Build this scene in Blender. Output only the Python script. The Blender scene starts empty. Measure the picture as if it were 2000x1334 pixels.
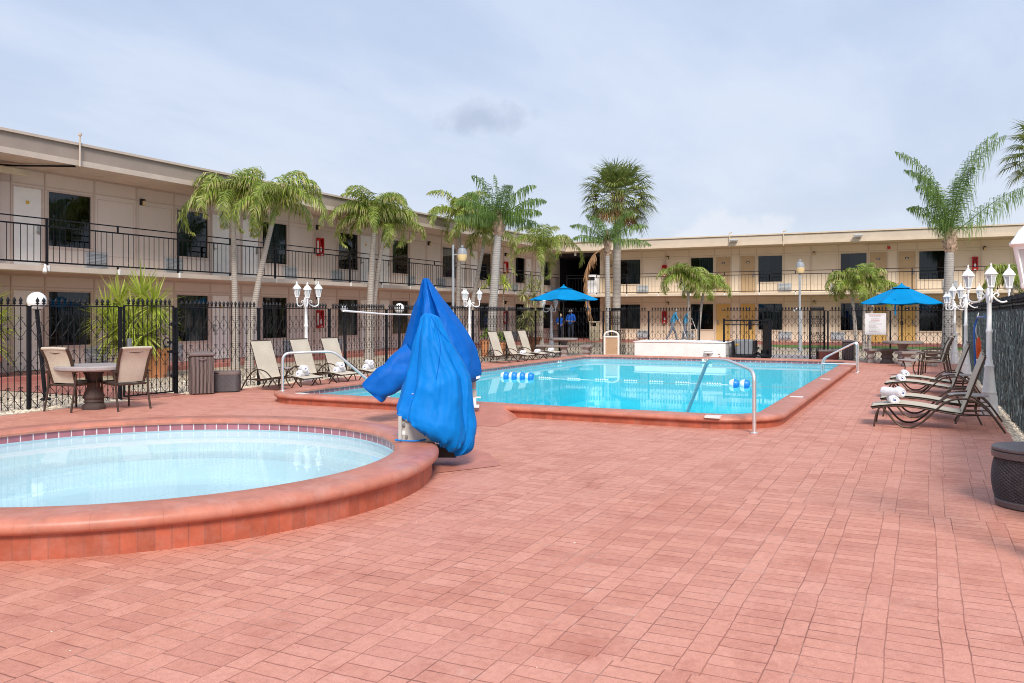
import bpy, bmesh, math, random
from math import sin, cos, pi, radians, sqrt, atan2, exp
from mathutils import Vector, Matrix, noise
R = random.Random(7)
scene = bpy.context.scene
COL = scene.collection

# ------------------------------------------------------------------ survey frame
# world X runs along the left wing, world Y towards it; the photographer stands at the origin
FOC, HOR, EYE, TH = 1660.0, 615.0, 1.53, radians(25.9)
FW = Vector((cos(TH), sin(TH))); RT = Vector((sin(TH), -cos(TH)))
def at_depth(px, d):
    l = (px - 1000) / FOC * d
    v = FW * d + RT * l
    return v.x, v.y
def ground(px, py, z=0.0):
    return at_depth(px, FOC * (EYE - z) / (py - HOR))
def on_y(px, Y):
    d = (px - 1000) / FOC
    return Y * (FW.x + d * RT.x) / (FW.y + d * RT.y)
def on_x(px, X):
    d = (px - 1000) / FOC
    return X * (FW.y + d * RT.y) / (FW.x + d * RT.x)

# ------------------------------------------------------------------ materials
def new_mat(name):
    m = bpy.data.materials.new(name); m.use_nodes = True
    nt = m.node_tree
    for n in list(nt.nodes): nt.nodes.remove(n)
    return m, nt
def node(nt, t, **kw):
    n = nt.nodes.new(t)
    for k, v in kw.items():
        if k in n.inputs: n.inputs[k].default_value = v
        else: setattr(n, k, v)
    return n
def lnk(nt, a, b): nt.links.new(a, b)
def math_n(nt, op, a, b=None, c=None):
    n = nt.nodes.new('ShaderNodeMath'); n.operation = op
    for i, x in enumerate((a, b, c)):
        if x is None: continue
        if isinstance(x, (int, float)): n.inputs[i].default_value = x
        else: nt.links.new(x, n.inputs[i])
    return n.outputs[0]
def mix_c(nt, fac, a, b, mode='MIX'):
    n = nt.nodes.new('ShaderNodeMix'); n.data_type = 'RGBA'; n.blend_type = mode
    if isinstance(fac, (int, float)): n.inputs[0].default_value = fac
    else: nt.links.new(fac, n.inputs[0])
    for s, x in ((6, a), (7, b)):
        if isinstance(x, (tuple, list)): n.inputs[s].default_value = (*x[:3], 1)
        else: nt.links.new(x, n.inputs[s])
    return n.outputs[2]
def ramp(nt, src, stops):
    n = nt.nodes.new('ShaderNodeValToRGB')
    el = n.color_ramp.elements
    while len(el) < len(stops): el.new(0.5)
    for e, (p, c) in zip(el, stops):
        e.position = p; e.color = (*c, 1) if len(c) == 3 else c
    nt.links.new(src, n.inputs[0])
    return n.outputs[0]
def noise_n(nt, vec, scale, detail=4, rough=0.55):
    n = node(nt, 'ShaderNodeTexNoise', Scale=scale, Detail=detail, Roughness=rough)
    if vec is not None: nt.links.new(vec, n.inputs['Vector'])
    return n.outputs['Fac']
def out(nt, sh):
    o = nt.nodes.new('ShaderNodeOutputMaterial'); nt.links.new(sh, o.inputs[0])
def world_pos(nt): return nt.nodes.new('ShaderNodeNewGeometry').outputs['Position']
def obj_pos(nt): return nt.nodes.new('ShaderNodeTexCoord').outputs['Object']

def M(name, col, rough=0.6, var=0.12, vs=3.0, bump=0.0, bs=40.0, metal=0.0, spec=0.4, dirt=0.0, island=0.0, coat=0.0):
    m, nt = new_mat(name)
    pos = obj_pos(nt)
    b = node(nt, 'ShaderNodeBsdfPrincipled')
    b.inputs['Roughness'].default_value = rough; b.inputs['Metallic'].default_value = metal
    b.inputs['Specular IOR Level'].default_value = spec
    if coat: b.inputs['Coat Weight'].default_value = coat
    f = noise_n(nt, pos, vs, 6, 0.62)
    lo = tuple(c * (1 - var * 1.6) for c in col); hi = tuple(min(1, c * (1 + var * 1.2)) for c in col)
    c = ramp(nt, f, [(0.28, lo), (0.72, hi)])
    if dirt:
        f2 = noise_n(nt, pos, vs * 4.3, 8, 0.7)
        d = ramp(nt, f2, [(0.48, (0, 0, 0)), (0.75, (1, 1, 1))])
        c = mix_c(nt, math_n(nt, 'MULTIPLY', d, dirt), c, tuple(x * 0.45 for x in col))
    if island:
        g = nt.nodes.new('ShaderNodeNewGeometry').outputs['Random Per Island']
        k = math_n(nt, 'MULTIPLY_ADD', g, 2 * island, 1 - island)
        c = mix_c(nt, 1.0, c, k, 'MULTIPLY')
    lnk(nt, c, b.inputs['Base Color'])
    fr = noise_n(nt, pos, vs * 7, 3)
    lnk(nt, math_n(nt, 'MULTIPLY_ADD', fr, 0.16, rough - 0.08), b.inputs['Roughness'])
    if bump:
        bn = node(nt, 'ShaderNodeBump', Strength=bump, Distance=0.01)
        lnk(nt, noise_n(nt, pos, bs, 5, 0.65), bn.inputs['Height']); lnk(nt, bn.outputs[0], b.inputs['Normal'])
    out(nt, b.outputs[0])
    return m

def leaf_mat(name, lo, hi, tip=None, trans=0.35):
    m, nt = new_mat(name)
    g = nt.nodes.new('ShaderNodeNewGeometry')
    pos = obj_pos(nt)
    f = math_n(nt, 'MULTIPLY_ADD', noise_n(nt, pos, 2.2, 3), 0.75, math_n(nt, 'MULTIPLY_ADD', g.outputs['Random Per Island'], 0.55, -0.12))
    stops = [(0.12, lo), (0.72, hi)]
    if tip: stops.append((0.93, tip))
    c = ramp(nt, f, stops)
    b = node(nt, 'ShaderNodeBsdfPrincipled'); b.inputs['Roughness'].default_value = 0.45
    b.inputs['Specular IOR Level'].default_value = 0.35
    lnk(nt, c, b.inputs['Base Color'])
    t = node(nt, 'ShaderNodeBsdfTranslucent'); lnk(nt, mix_c(nt, 0.5, c, (hi[0] * 1.3, hi[1] * 1.3, hi[2])), t.inputs['Color'])
    mx = node(nt, 'ShaderNodeMixShader'); mx.inputs[0].default_value = trans
    lnk(nt, b.outputs[0], mx.inputs[1]); lnk(nt, t.outputs[0], mx.inputs[2])
    out(nt, mx.outputs[0])
    return m

def paver_mat():
    m, nt = new_mat('brick paving')
    p = world_pos(nt)
    nz = node(nt, 'ShaderNodeTexNoise', Scale=0.9, Detail=3)
    lnk(nt, p, nz.inputs['Vector'])
    wob = node(nt, 'ShaderNodeVectorMath'); wob.operation = 'MULTIPLY_ADD'
    lnk(nt, nz.outputs['Color'], wob.inputs[0]); wob.inputs[1].default_value = (0.045, 0.05, 0); lnk(nt, p, wob.inputs[2])
    nz2 = node(nt, 'ShaderNodeTexNoise', Scale=14.0, Detail=2); lnk(nt, p, nz2.inputs['Vector'])
    wob2 = node(nt, 'ShaderNodeVectorMath'); wob2.operation = 'MULTIPLY_ADD'
    lnk(nt, nz2.outputs['Color'], wob2.inputs[0]); wob2.inputs[1].default_value = (0.009, 0.009, 0); lnk(nt, wob.outputs[0], wob2.inputs[2])
    s = node(nt, 'ShaderNodeSeparateXYZ'); lnk(nt, wob2.outputs[0], s.inputs[0])
    x, y = s.outputs[0], s.outputs[1]
    wb = node(nt, 'ShaderNodeTexWhiteNoise'); wb.noise_dimensions = '1D'; lnk(nt, math_n(nt, 'FLOOR', math_n(nt, 'DIVIDE', x, 1.808)), wb.inputs['W'])
    y = math_n(nt, 'MULTIPLY_ADD', wb.outputs['Value'], 0.045, y)
    W, P = 0.113, 0.348
    cy = math_n(nt, 'DIVIDE', y, P); ci = math_n(nt, 'FLOOR', cy); v = math_n(nt, 'MULTIPLY', math_n(nt, 'FRACT', cy), P)
    wide = math_n(nt, 'LESS_THAN', v, 0.232)
    # per column shift so that rows do not line up over the whole court
    wn = node(nt, 'ShaderNodeTexWhiteNoise'); wn.noise_dimensions = '1D'; lnk(nt, ci, wn.inputs['W'])
    xs = math_n(nt, 'MULTIPLY_ADD', wn.outputs['Value'], 0.22, x)
    rw = math_n(nt, 'DIVIDE', xs, W); rn = math_n(nt, 'DIVIDE', xs, 2 * W)
    sel = lambda a, b: math_n(nt, 'ADD', math_n(nt, 'MULTIPLY', a, wide), math_n(nt, 'MULTIPLY', b, math_n(nt, 'SUBTRACT', 1.0, wide)))
    fx = sel(math_n(nt, 'MULTIPLY', math_n(nt, 'FRACT', rw), W), math_n(nt, 'MULTIPLY', math_n(nt, 'FRACT', rn), 2 * W))
    lx = sel(W, 2 * W)
    vy = sel(v, math_n(nt, 'SUBTRACT', v, 0.232)); ly = sel(0.232, 0.116)
    ix = sel(math_n(nt, 'FLOOR', rw), math_n(nt, 'ADD', math_n(nt, 'FLOOR', rn), 777.3))
    dx = math_n(nt, 'MINIMUM', fx, math_n(nt, 'SUBTRACT', lx, fx)); dy = math_n(nt, 'MINIMUM', vy, math_n(nt, 'SUBTRACT', ly, vy))
    d = math_n(nt, 'MINIMUM', math_n(nt, 'MULTIPLY', dx, 0.62), dy)
    jn = noise_n(nt, p, 5.0, 4, 0.7)
    jw = math_n(nt, 'MULTIPLY_ADD', jn, 0.0075, 0.0004)
    joint = math_n(nt, 'SUBTRACT', 1.0, math_n(nt, 'SMOOTH_MIN', math_n(nt, 'DIVIDE', d, jw), 1.0, 0.2))
    joint = math_n(nt, 'MAXIMUM', joint, 0.0)
    cb = node(nt, 'ShaderNodeCombineXYZ'); lnk(nt, ix, cb.inputs[0]); lnk(nt, ci, cb.inputs[1]); lnk(nt, wide, cb.inputs[2])
    w3 = node(nt, 'ShaderNodeTexWhiteNoise'); w3.noise_dimensions = '3D'; lnk(nt, cb.outputs[0], w3.inputs['Vector'])
    c = ramp(nt, w3.outputs['Value'], [(0.0, (0.550, 0.222, 0.150)), (0.55, (0.640, 0.276, 0.186)), (1.0, (0.700, 0.322, 0.228))])
    big = noise_n(nt, p, 0.35, 5, 0.6)
    c = mix_c(nt, ramp(nt, big, [(0.30, (0, 0, 0)), (0.72, (0.75, 0.75, 0.75))]), c, (0.70, 0.335, 0.262))
    worn = noise_n(nt, p, 2.3, 8, 0.7)
    c = mix_c(nt, ramp(nt, worn, [(0.50, (0, 0, 0)), (0.74, (0.62, 0.62, 0.62))]), c, (0.42, 0.135, 0.092))
    pale = noise_n(nt, p, 3.7, 9, 0.75)
    c = mix_c(nt, ramp(nt, pale, [(0.60, (0, 0, 0)), (0.80, (0.55, 0.55, 0.55))]), c, (0.70, 0.50, 0.43))
    fine = noise_n(nt, p, 130, 3, 0.7)
    c = mix_c(nt, 1.0, c, ramp(nt, fine, [(0.25, (0.74, 0.71, 0.70)), (0.75, (1.17, 1.17, 1.17))]), 'MULTIPLY')
    mid = noise_n(nt, p, 24, 6, 0.75)
    c = mix_c(nt, 1.0, c, ramp(nt, mid, [(0.30, (0.84, 0.80, 0.78)), (0.55, (1.0, 1.0, 1.0)), (0.75, (1.10, 1.12, 1.13))]), 'MULTIPLY')
    # bricks read less at distance where layers of paint have filled the joints
    jcol = mix_c(nt, ramp(nt, noise_n(nt, p, 1.7, 5, 0.7), [(0.54, (0, 0, 0)), (0.70, (1, 1, 1))]), mix_c(nt, ramp(nt, noise_n(nt, p, 2.9, 4), [(0.45, (0, 0, 0)), (0.6, (1, 1, 1))]), (0.27, 0.075, 0.055), (0.10, 0.022, 0.016)), (0.60, 0.42, 0.36))
    jstr = ramp(nt, noise_n(nt, p, 0.8, 4, 0.6), [(0.34, (0.30, 0.30, 0.30)), (0.66, (1, 1, 1))])
    c = mix_c(nt, math_n(nt, 'MULTIPLY', joint, jstr), c, jcol)
    # smoother painted concrete on the spa side of the court
    b = node(nt, 'ShaderNodeBsdfPrincipled'); lnk(nt, c, b.inputs['Base Color'])
    lnk(nt, math_n(nt, 'MULTIPLY_ADD', worn, 0.25, 0.48), b.inputs['Roughness'])
    b.inputs['Specular IOR Level'].default_value = 0.35
    h = math_n(nt, 'ADD', math_n(nt, 'MULTIPLY', joint, -1.0), math_n(nt, 'MULTIPLY', fine, 0.25))
    h = math_n(nt, 'ADD', h, math_n(nt, 'MULTIPLY', w3.outputs['Value'], 0.5))
    bn = node(nt, 'ShaderNodeBump', Strength=0.45, Distance=0.006); lnk(nt, h, bn.inputs['Height']); lnk(nt, bn.outputs[0], b.inputs['Normal'])
    out(nt, b.outputs[0])
    return m

def block_mat(name, col, joint_col, bw, bh, size, var=0.25, rough=0.5, axis='UV', spec=0.4, jvar=0.0, stain=0.0):
    """rows of blocks laid along the UV map (u along the run in metres, v up in metres)"""
    m, nt = new_mat(name)
    uv = nt.nodes.new('ShaderNodeTexCoord').outputs['UV']
    br = node(nt, 'ShaderNodeTexBrick'); br.offset = 0.0
    lnk(nt, uv, br.inputs['Vector'])
    br.inputs['Scale'].default_value = 1.0; br.inputs['Brick Width'].default_value = bw; br.inputs['Row Height'].default_value = bh
    br.inputs['Mortar Size'].default_value = size; br.inputs['Mortar Smooth'].default_value = 0.3; br.inputs['Bias'].default_value = 0.0
    br.inputs['Color1'].default_value = (*[c * (1 - var) for c in col], 1); br.inputs['Color2'].default_value = (*[min(1, c * (1 + var)) for c in col], 1)
    br.inputs['Mortar'].default_value = (*joint_col, 1)
    p = obj_pos(nt)
    c = br.outputs['Color']
    c = mix_c(nt, 1.0, c, ramp(nt, noise_n(nt, p, 6, 7, 0.7), [(0.25, (0.75, 0.75, 0.75)), (0.7, (1.15, 1.15, 1.15))]), 'MULTIPLY')
    if stain:
        c = mix_c(nt, ramp(nt, noise_n(nt, p, 2.7, 7, 0.72), [(0.5, (0, 0, 0)), (0.75, (stain, stain, stain))]), c, (0.55, 0.33, 0.28))
    b = node(nt, 'ShaderNodeBsdfPrincipled'); b.inputs['Roughness'].default_value = rough; b.inputs['Specular IOR Level'].default_value = spec
    lnk(nt, c, b.inputs['Base Color'])
    bn = node(nt, 'ShaderNodeBump', Strength=0.35, Distance=0.006); lnk(nt, math_n(nt, 'SUBTRACT', 1.0, br.outputs['Fac']), bn.inputs['Height'])
    lnk(nt, bn.outputs[0], b.inputs['Normal'])
    out(nt, b.outputs[0])
    return m

def water_mat(name, tint, ripple=0.06, scale=5.0):
    m, nt = new_mat(name)
    p = world_pos(nt)
    mp = node(nt, 'ShaderNodeMapping'); mp.inputs['Scale'].default_value = (0.55, 1.6, 1); lnk(nt, p, mp.inputs['Vector'])
    h = math_n(nt, 'ADD', noise_n(nt, mp.outputs[0], scale, 2, 0.45), math_n(nt, 'MULTIPLY', noise_n(nt, p, scale * 0.23, 2, 0.5), 1.6))
    bn = node(nt, 'ShaderNodeBump', Strength=ripple, Distance=0.05); lnk(nt, h, bn.inputs['Height'])
    t = node(nt, 'ShaderNodeBsdfTransparent'); t.inputs[0].default_value = (*tint, 1)
    g = node(nt, 'ShaderNodeBsdfGlossy'); g.inputs['Roughness'].default_value = 0.02; g.inputs['Color'].default_value = (0.86, 0.95, 1.0, 1); lnk(nt, bn.outputs[0], g.inputs['Normal'])
    fr = node(nt, 'ShaderNodeFresnel', IOR=1.28); lnk(nt, bn.outputs[0], fr.inputs['Normal'])
    mx = node(nt, 'ShaderNodeMixShader'); lnk(nt, math_n(nt, 'MULTIPLY', fr.outputs[0], 0.72), mx.inputs[0]); lnk(nt, t.outputs[0], mx.inputs[1]); lnk(nt, g.outputs[0], mx.inputs[2])
    out(nt, mx.outputs[0])
    return m

def pool_shell_mat(name, shallow, deep, zdeep):
    m, nt = new_mat(name)
    p = world_pos(nt)
    s = node(nt, 'ShaderNodeSeparateXYZ'); lnk(nt, p, s.inputs[0])
    f = math_n(nt, 'DIVIDE', s.outputs[2], zdeep)
    c = ramp(nt, f, [(0.0, shallow), (1.0, deep)])  # colour by depth paints in the light that the water absorbs
    c = mix_c(nt, ramp(nt, noise_n(nt, p, 0.8, 5), [(0.3, (0, 0, 0)), (0.75, (0.25, 0.25, 0.25))]), c, tuple(x * 0.8 for x in shallow))
    b = node(nt, 'ShaderNodeBsdfPrincipled'); b.inputs['Roughness'].default_value = 0.6; lnk(nt, c, b.inputs['Base Color'])
    out(nt, b.outputs[0])
    return m

def glass_mat(name, tint=(0.30, 0.36, 0.37), refl=1.0):
    m, nt = new_mat(name)
    t = node(nt, 'ShaderNodeBsdfTransparent'); t.inputs[0].default_value = (*tint, 1)
    p = obj_pos(nt)
    bn = node(nt, 'ShaderNodeBump', Strength=0.04, Distance=0.05); lnk(nt, noise_n(nt, p, 1.2, 2), bn.inputs['Height'])
    g = node(nt, 'ShaderNodeBsdfGlossy'); g.inputs['Roughness'].default_value = 0.015; g.inputs['Color'].default_value = (0.9, 0.95, 1, 1); lnk(nt, bn.outputs[0], g.inputs['Normal'])
    fr = node(nt, 'ShaderNodeFresnel', IOR=1.5)
    mx = node(nt, 'ShaderNodeMixShader'); lnk(nt, math_n(nt, 'MULTIPLY', fr.outputs[0], refl), mx.inputs[0]); lnk(nt, t.outputs[0], mx.inputs[1]); lnk(nt, g.outputs[0], mx.inputs[2])
    out(nt, mx.outputs[0])
    return m

def gravel_mat():
    m, nt = new_mat('cream pebbles')
    p = world_pos(nt)
    v = node(nt, 'ShaderNodeTexVoronoi', Scale=26.0); lnk(nt, p, v.inputs['Vector'])
    c = ramp(nt, nt_sep(nt, v.outputs['Color']), [(0.0, (0.50, 0.39, 0.27)), (0.35, (0.70, 0.60, 0.46)), (0.7, (0.80, 0.72, 0.60)), (1.0, (0.66, 0.50, 0.36))])
    sh = ramp(nt, v.outputs['Distance'], [(0.25, (1, 1, 1)), (0.75, (0.42, 0.36, 0.30))])
    c = mix_c(nt, 1.0, c, sh, 'MULTIPLY')
    c = mix_c(nt, ramp(nt, noise_n(nt, p, 0.9, 5), [(0.4, (0, 0, 0)), (0.8, (0.35, 0.35, 0.35))]), c, (0.42, 0.32, 0.22))
    b = node(nt, 'ShaderNodeBsdfPrincipled'); b.inputs['Roughness'].default_value = 0.75; lnk(nt, c, b.inputs['Base Color'])
    bn = node(nt, 'ShaderNodeBump', Strength=1.0, Distance=0.02); lnk(nt, math_n(nt, 'MULTIPLY', v.outputs['Distance'], -1.0), bn.inputs['Height'])
    lnk(nt, bn.outputs[0], b.inputs['Normal'])
    out(nt, b.outputs[0])
    return m
def nt_sep(nt, colsock):
    n = nt.nodes.new('ShaderNodeSeparateColor'); nt.links.new(colsock, n.inputs[0]); return n.outputs[0]

def ribbed_mat(name, col, axis, freq, depth=0.4, rough=0.55, dark=0.6, dirt=0.1):
    """fine parallel ribs (bark rings, slats, fabric weave) along one object axis"""
    m, nt = new_mat(name)
    p = obj_pos(nt)
    s = node(nt, 'ShaderNodeSeparateXYZ'); lnk(nt, p, s.inputs[0])
    a = math_n(nt, 'ADD', math_n(nt, 'MULTIPLY', s.outputs['XYZ'.index(axis)], freq), math_n(nt, 'MULTIPLY', noise_n(nt, p, 3, 3), 0.9))
    w = math_n(nt, 'MULTIPLY_ADD', math_n(nt, 'SINE', math_n(nt, 'MULTIPLY', a, 2 * pi)), 0.5, 0.5)
    c = ramp(nt, w, [(0.0, tuple(x * dark for x in col)), (0.35, col), (1.0, tuple(min(1, x * 1.1) for x in col))])
    c = mix_c(nt, ramp(nt, noise_n(nt, p, 7, 7, 0.7), [(0.42, (0, 0, 0)), (0.75, (dirt * 4, dirt * 4, dirt * 4))]), c, tuple(x * 0.55 for x in col))
    b = node(nt, 'ShaderNodeBsdfPrincipled'); b.inputs['Roughness'].default_value = rough; lnk(nt, c, b.inputs['Base Color'])
    b.inputs['Specular IOR Level'].default_value = 0.3
    bn = node(nt, 'ShaderNodeBump', Strength=depth, Distance=0.012); lnk(nt, w, bn.inputs['Height']); lnk(nt, bn.outputs[0], b.inputs['Normal'])
    out(nt, b.outputs[0])
    return m

def fabric_mat(name, col, sheen=0.0, scale=900):
    m, nt = new_mat(name)
    p = obj_pos(nt)
    wv = node(nt, 'ShaderNodeTexNoise', Scale=55.0, Detail=6.0); lnk(nt, p, wv.inputs['Vector'])
    f = noise_n(nt, p, 2.2, 5)
    c = ramp(nt, f, [(0.25, tuple(x * 0.86 for x in col)), (0.75, tuple(min(1, x * 1.08) for x in col))])
    c = mix_c(nt, 1.0, c, ramp(nt, wv.outputs['Fac'], [(0.3, (0.86, 0.86, 0.86)), (0.7, (1.06, 1.06, 1.06))]), 'MULTIPLY')
    b = node(nt, 'ShaderNodeBsdfPrincipled'); b.inputs['Roughness'].default_value = 0.62; lnk(nt, c, b.inputs['Base Color'])
    b.inputs['Specular IOR Level'].default_value = 0.06
    if sheen: b.inputs['Sheen Weight'].default_value = sheen
    bn = node(nt, 'ShaderNodeBump', Strength=0.25, Distance=0.004); lnk(nt, wv.outputs['Fac'], bn.inputs['Height']); lnk(nt, bn.outputs[0], b.inputs['Normal'])
    out(nt, b.outputs[0])
    return m

def vinyl_mat(name, col):
    m, nt = new_mat(name); p = obj_pos(nt)
    d = node(nt, 'ShaderNodeTexNoise', Scale=2.5, Detail=2.0); lnk(nt, p, d.inputs['Vector'])
    mp = node(nt, 'ShaderNodeMapping'); mp.inputs['Scale'].default_value = (1, 1, 0.45); lnk(nt, p, mp.inputs['Vector'])
    def ridge(scale, vec):
        n = noise_n(nt, vec, scale, 1.5, 0.5)
        return math_n(nt, 'POWER', math_n(nt, 'SUBTRACT', 1.0, math_n(nt, 'ABSOLUTE', math_n(nt, 'MULTIPLY_ADD', n, 4.0, -2.0))), 2.0)
    h = math_n(nt, 'ADD', math_n(nt, 'MULTIPLY', math_n(nt, 'MAXIMUM', ridge(2.2, mp.outputs[0]), 0.0), 0.30), math_n(nt, 'MULTIPLY', math_n(nt, 'MAXIMUM', ridge(6.0, p), 0.0), 0.07))
    h = math_n(nt, 'ADD', h, math_n(nt, 'MULTIPLY', noise_n(nt, p, 220, 2), 0.03))
    c = ramp(nt, noise_n(nt, p, 3, 6, 0.65), [(0.3, tuple(x*0.85 for x in col)), (0.72, (col[0]+0.004, col[1]*1.12, min(1, col[2]*1.06)))])
    c = mix_c(nt, ramp(nt, noise_n(nt, p, 9, 8, 0.75), [(0.62, (0, 0, 0)), (0.82, (0.35, 0.35, 0.35))]), c, (0.02, 0.29, 0.66))
    b = node(nt, 'ShaderNodeBsdfPrincipled'); b.inputs['Roughness'].default_value = 0.5; b.inputs['Specular IOR Level'].default_value = 0.12; lnk(nt, c, b.inputs['Base Color'])
    bn = node(nt, 'ShaderNodeBump', Strength=0.75, Distance=0.035); lnk(nt, h, bn.inputs['Height']); lnk(nt, bn.outputs[0], b.inputs['Normal'])
    out(nt, b.outputs[0]); return m
def slat_mat():
    m, nt = new_mat('dark green slat')
    g = nt.nodes.new('ShaderNodeNewGeometry').outputs['Random Per Island']
    c = ramp(nt, g, [(0.0, (0.006, 0.010, 0.012)), (0.38, (0.022, 0.046, 0.050)), (0.70, (0.12, 0.20, 0.21)), (1.0, (0.55, 0.58, 0.57))])  # palest slats paint in highlights and light showing through the screen
    c = mix_c(nt, 1.0, c, ramp(nt, noise_n(nt, obj_pos(nt), 9, 5, 0.7), [(0.3, (0.25, 0.25, 0.25)), (0.7, (1.3, 1.3, 1.3))]), 'MULTIPLY')
    b = node(nt, 'ShaderNodeBsdfPrincipled'); b.inputs['Roughness'].default_value = 0.4; lnk(nt, c, b.inputs['Base Color']); out(nt, b.outputs[0]); return m
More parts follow.
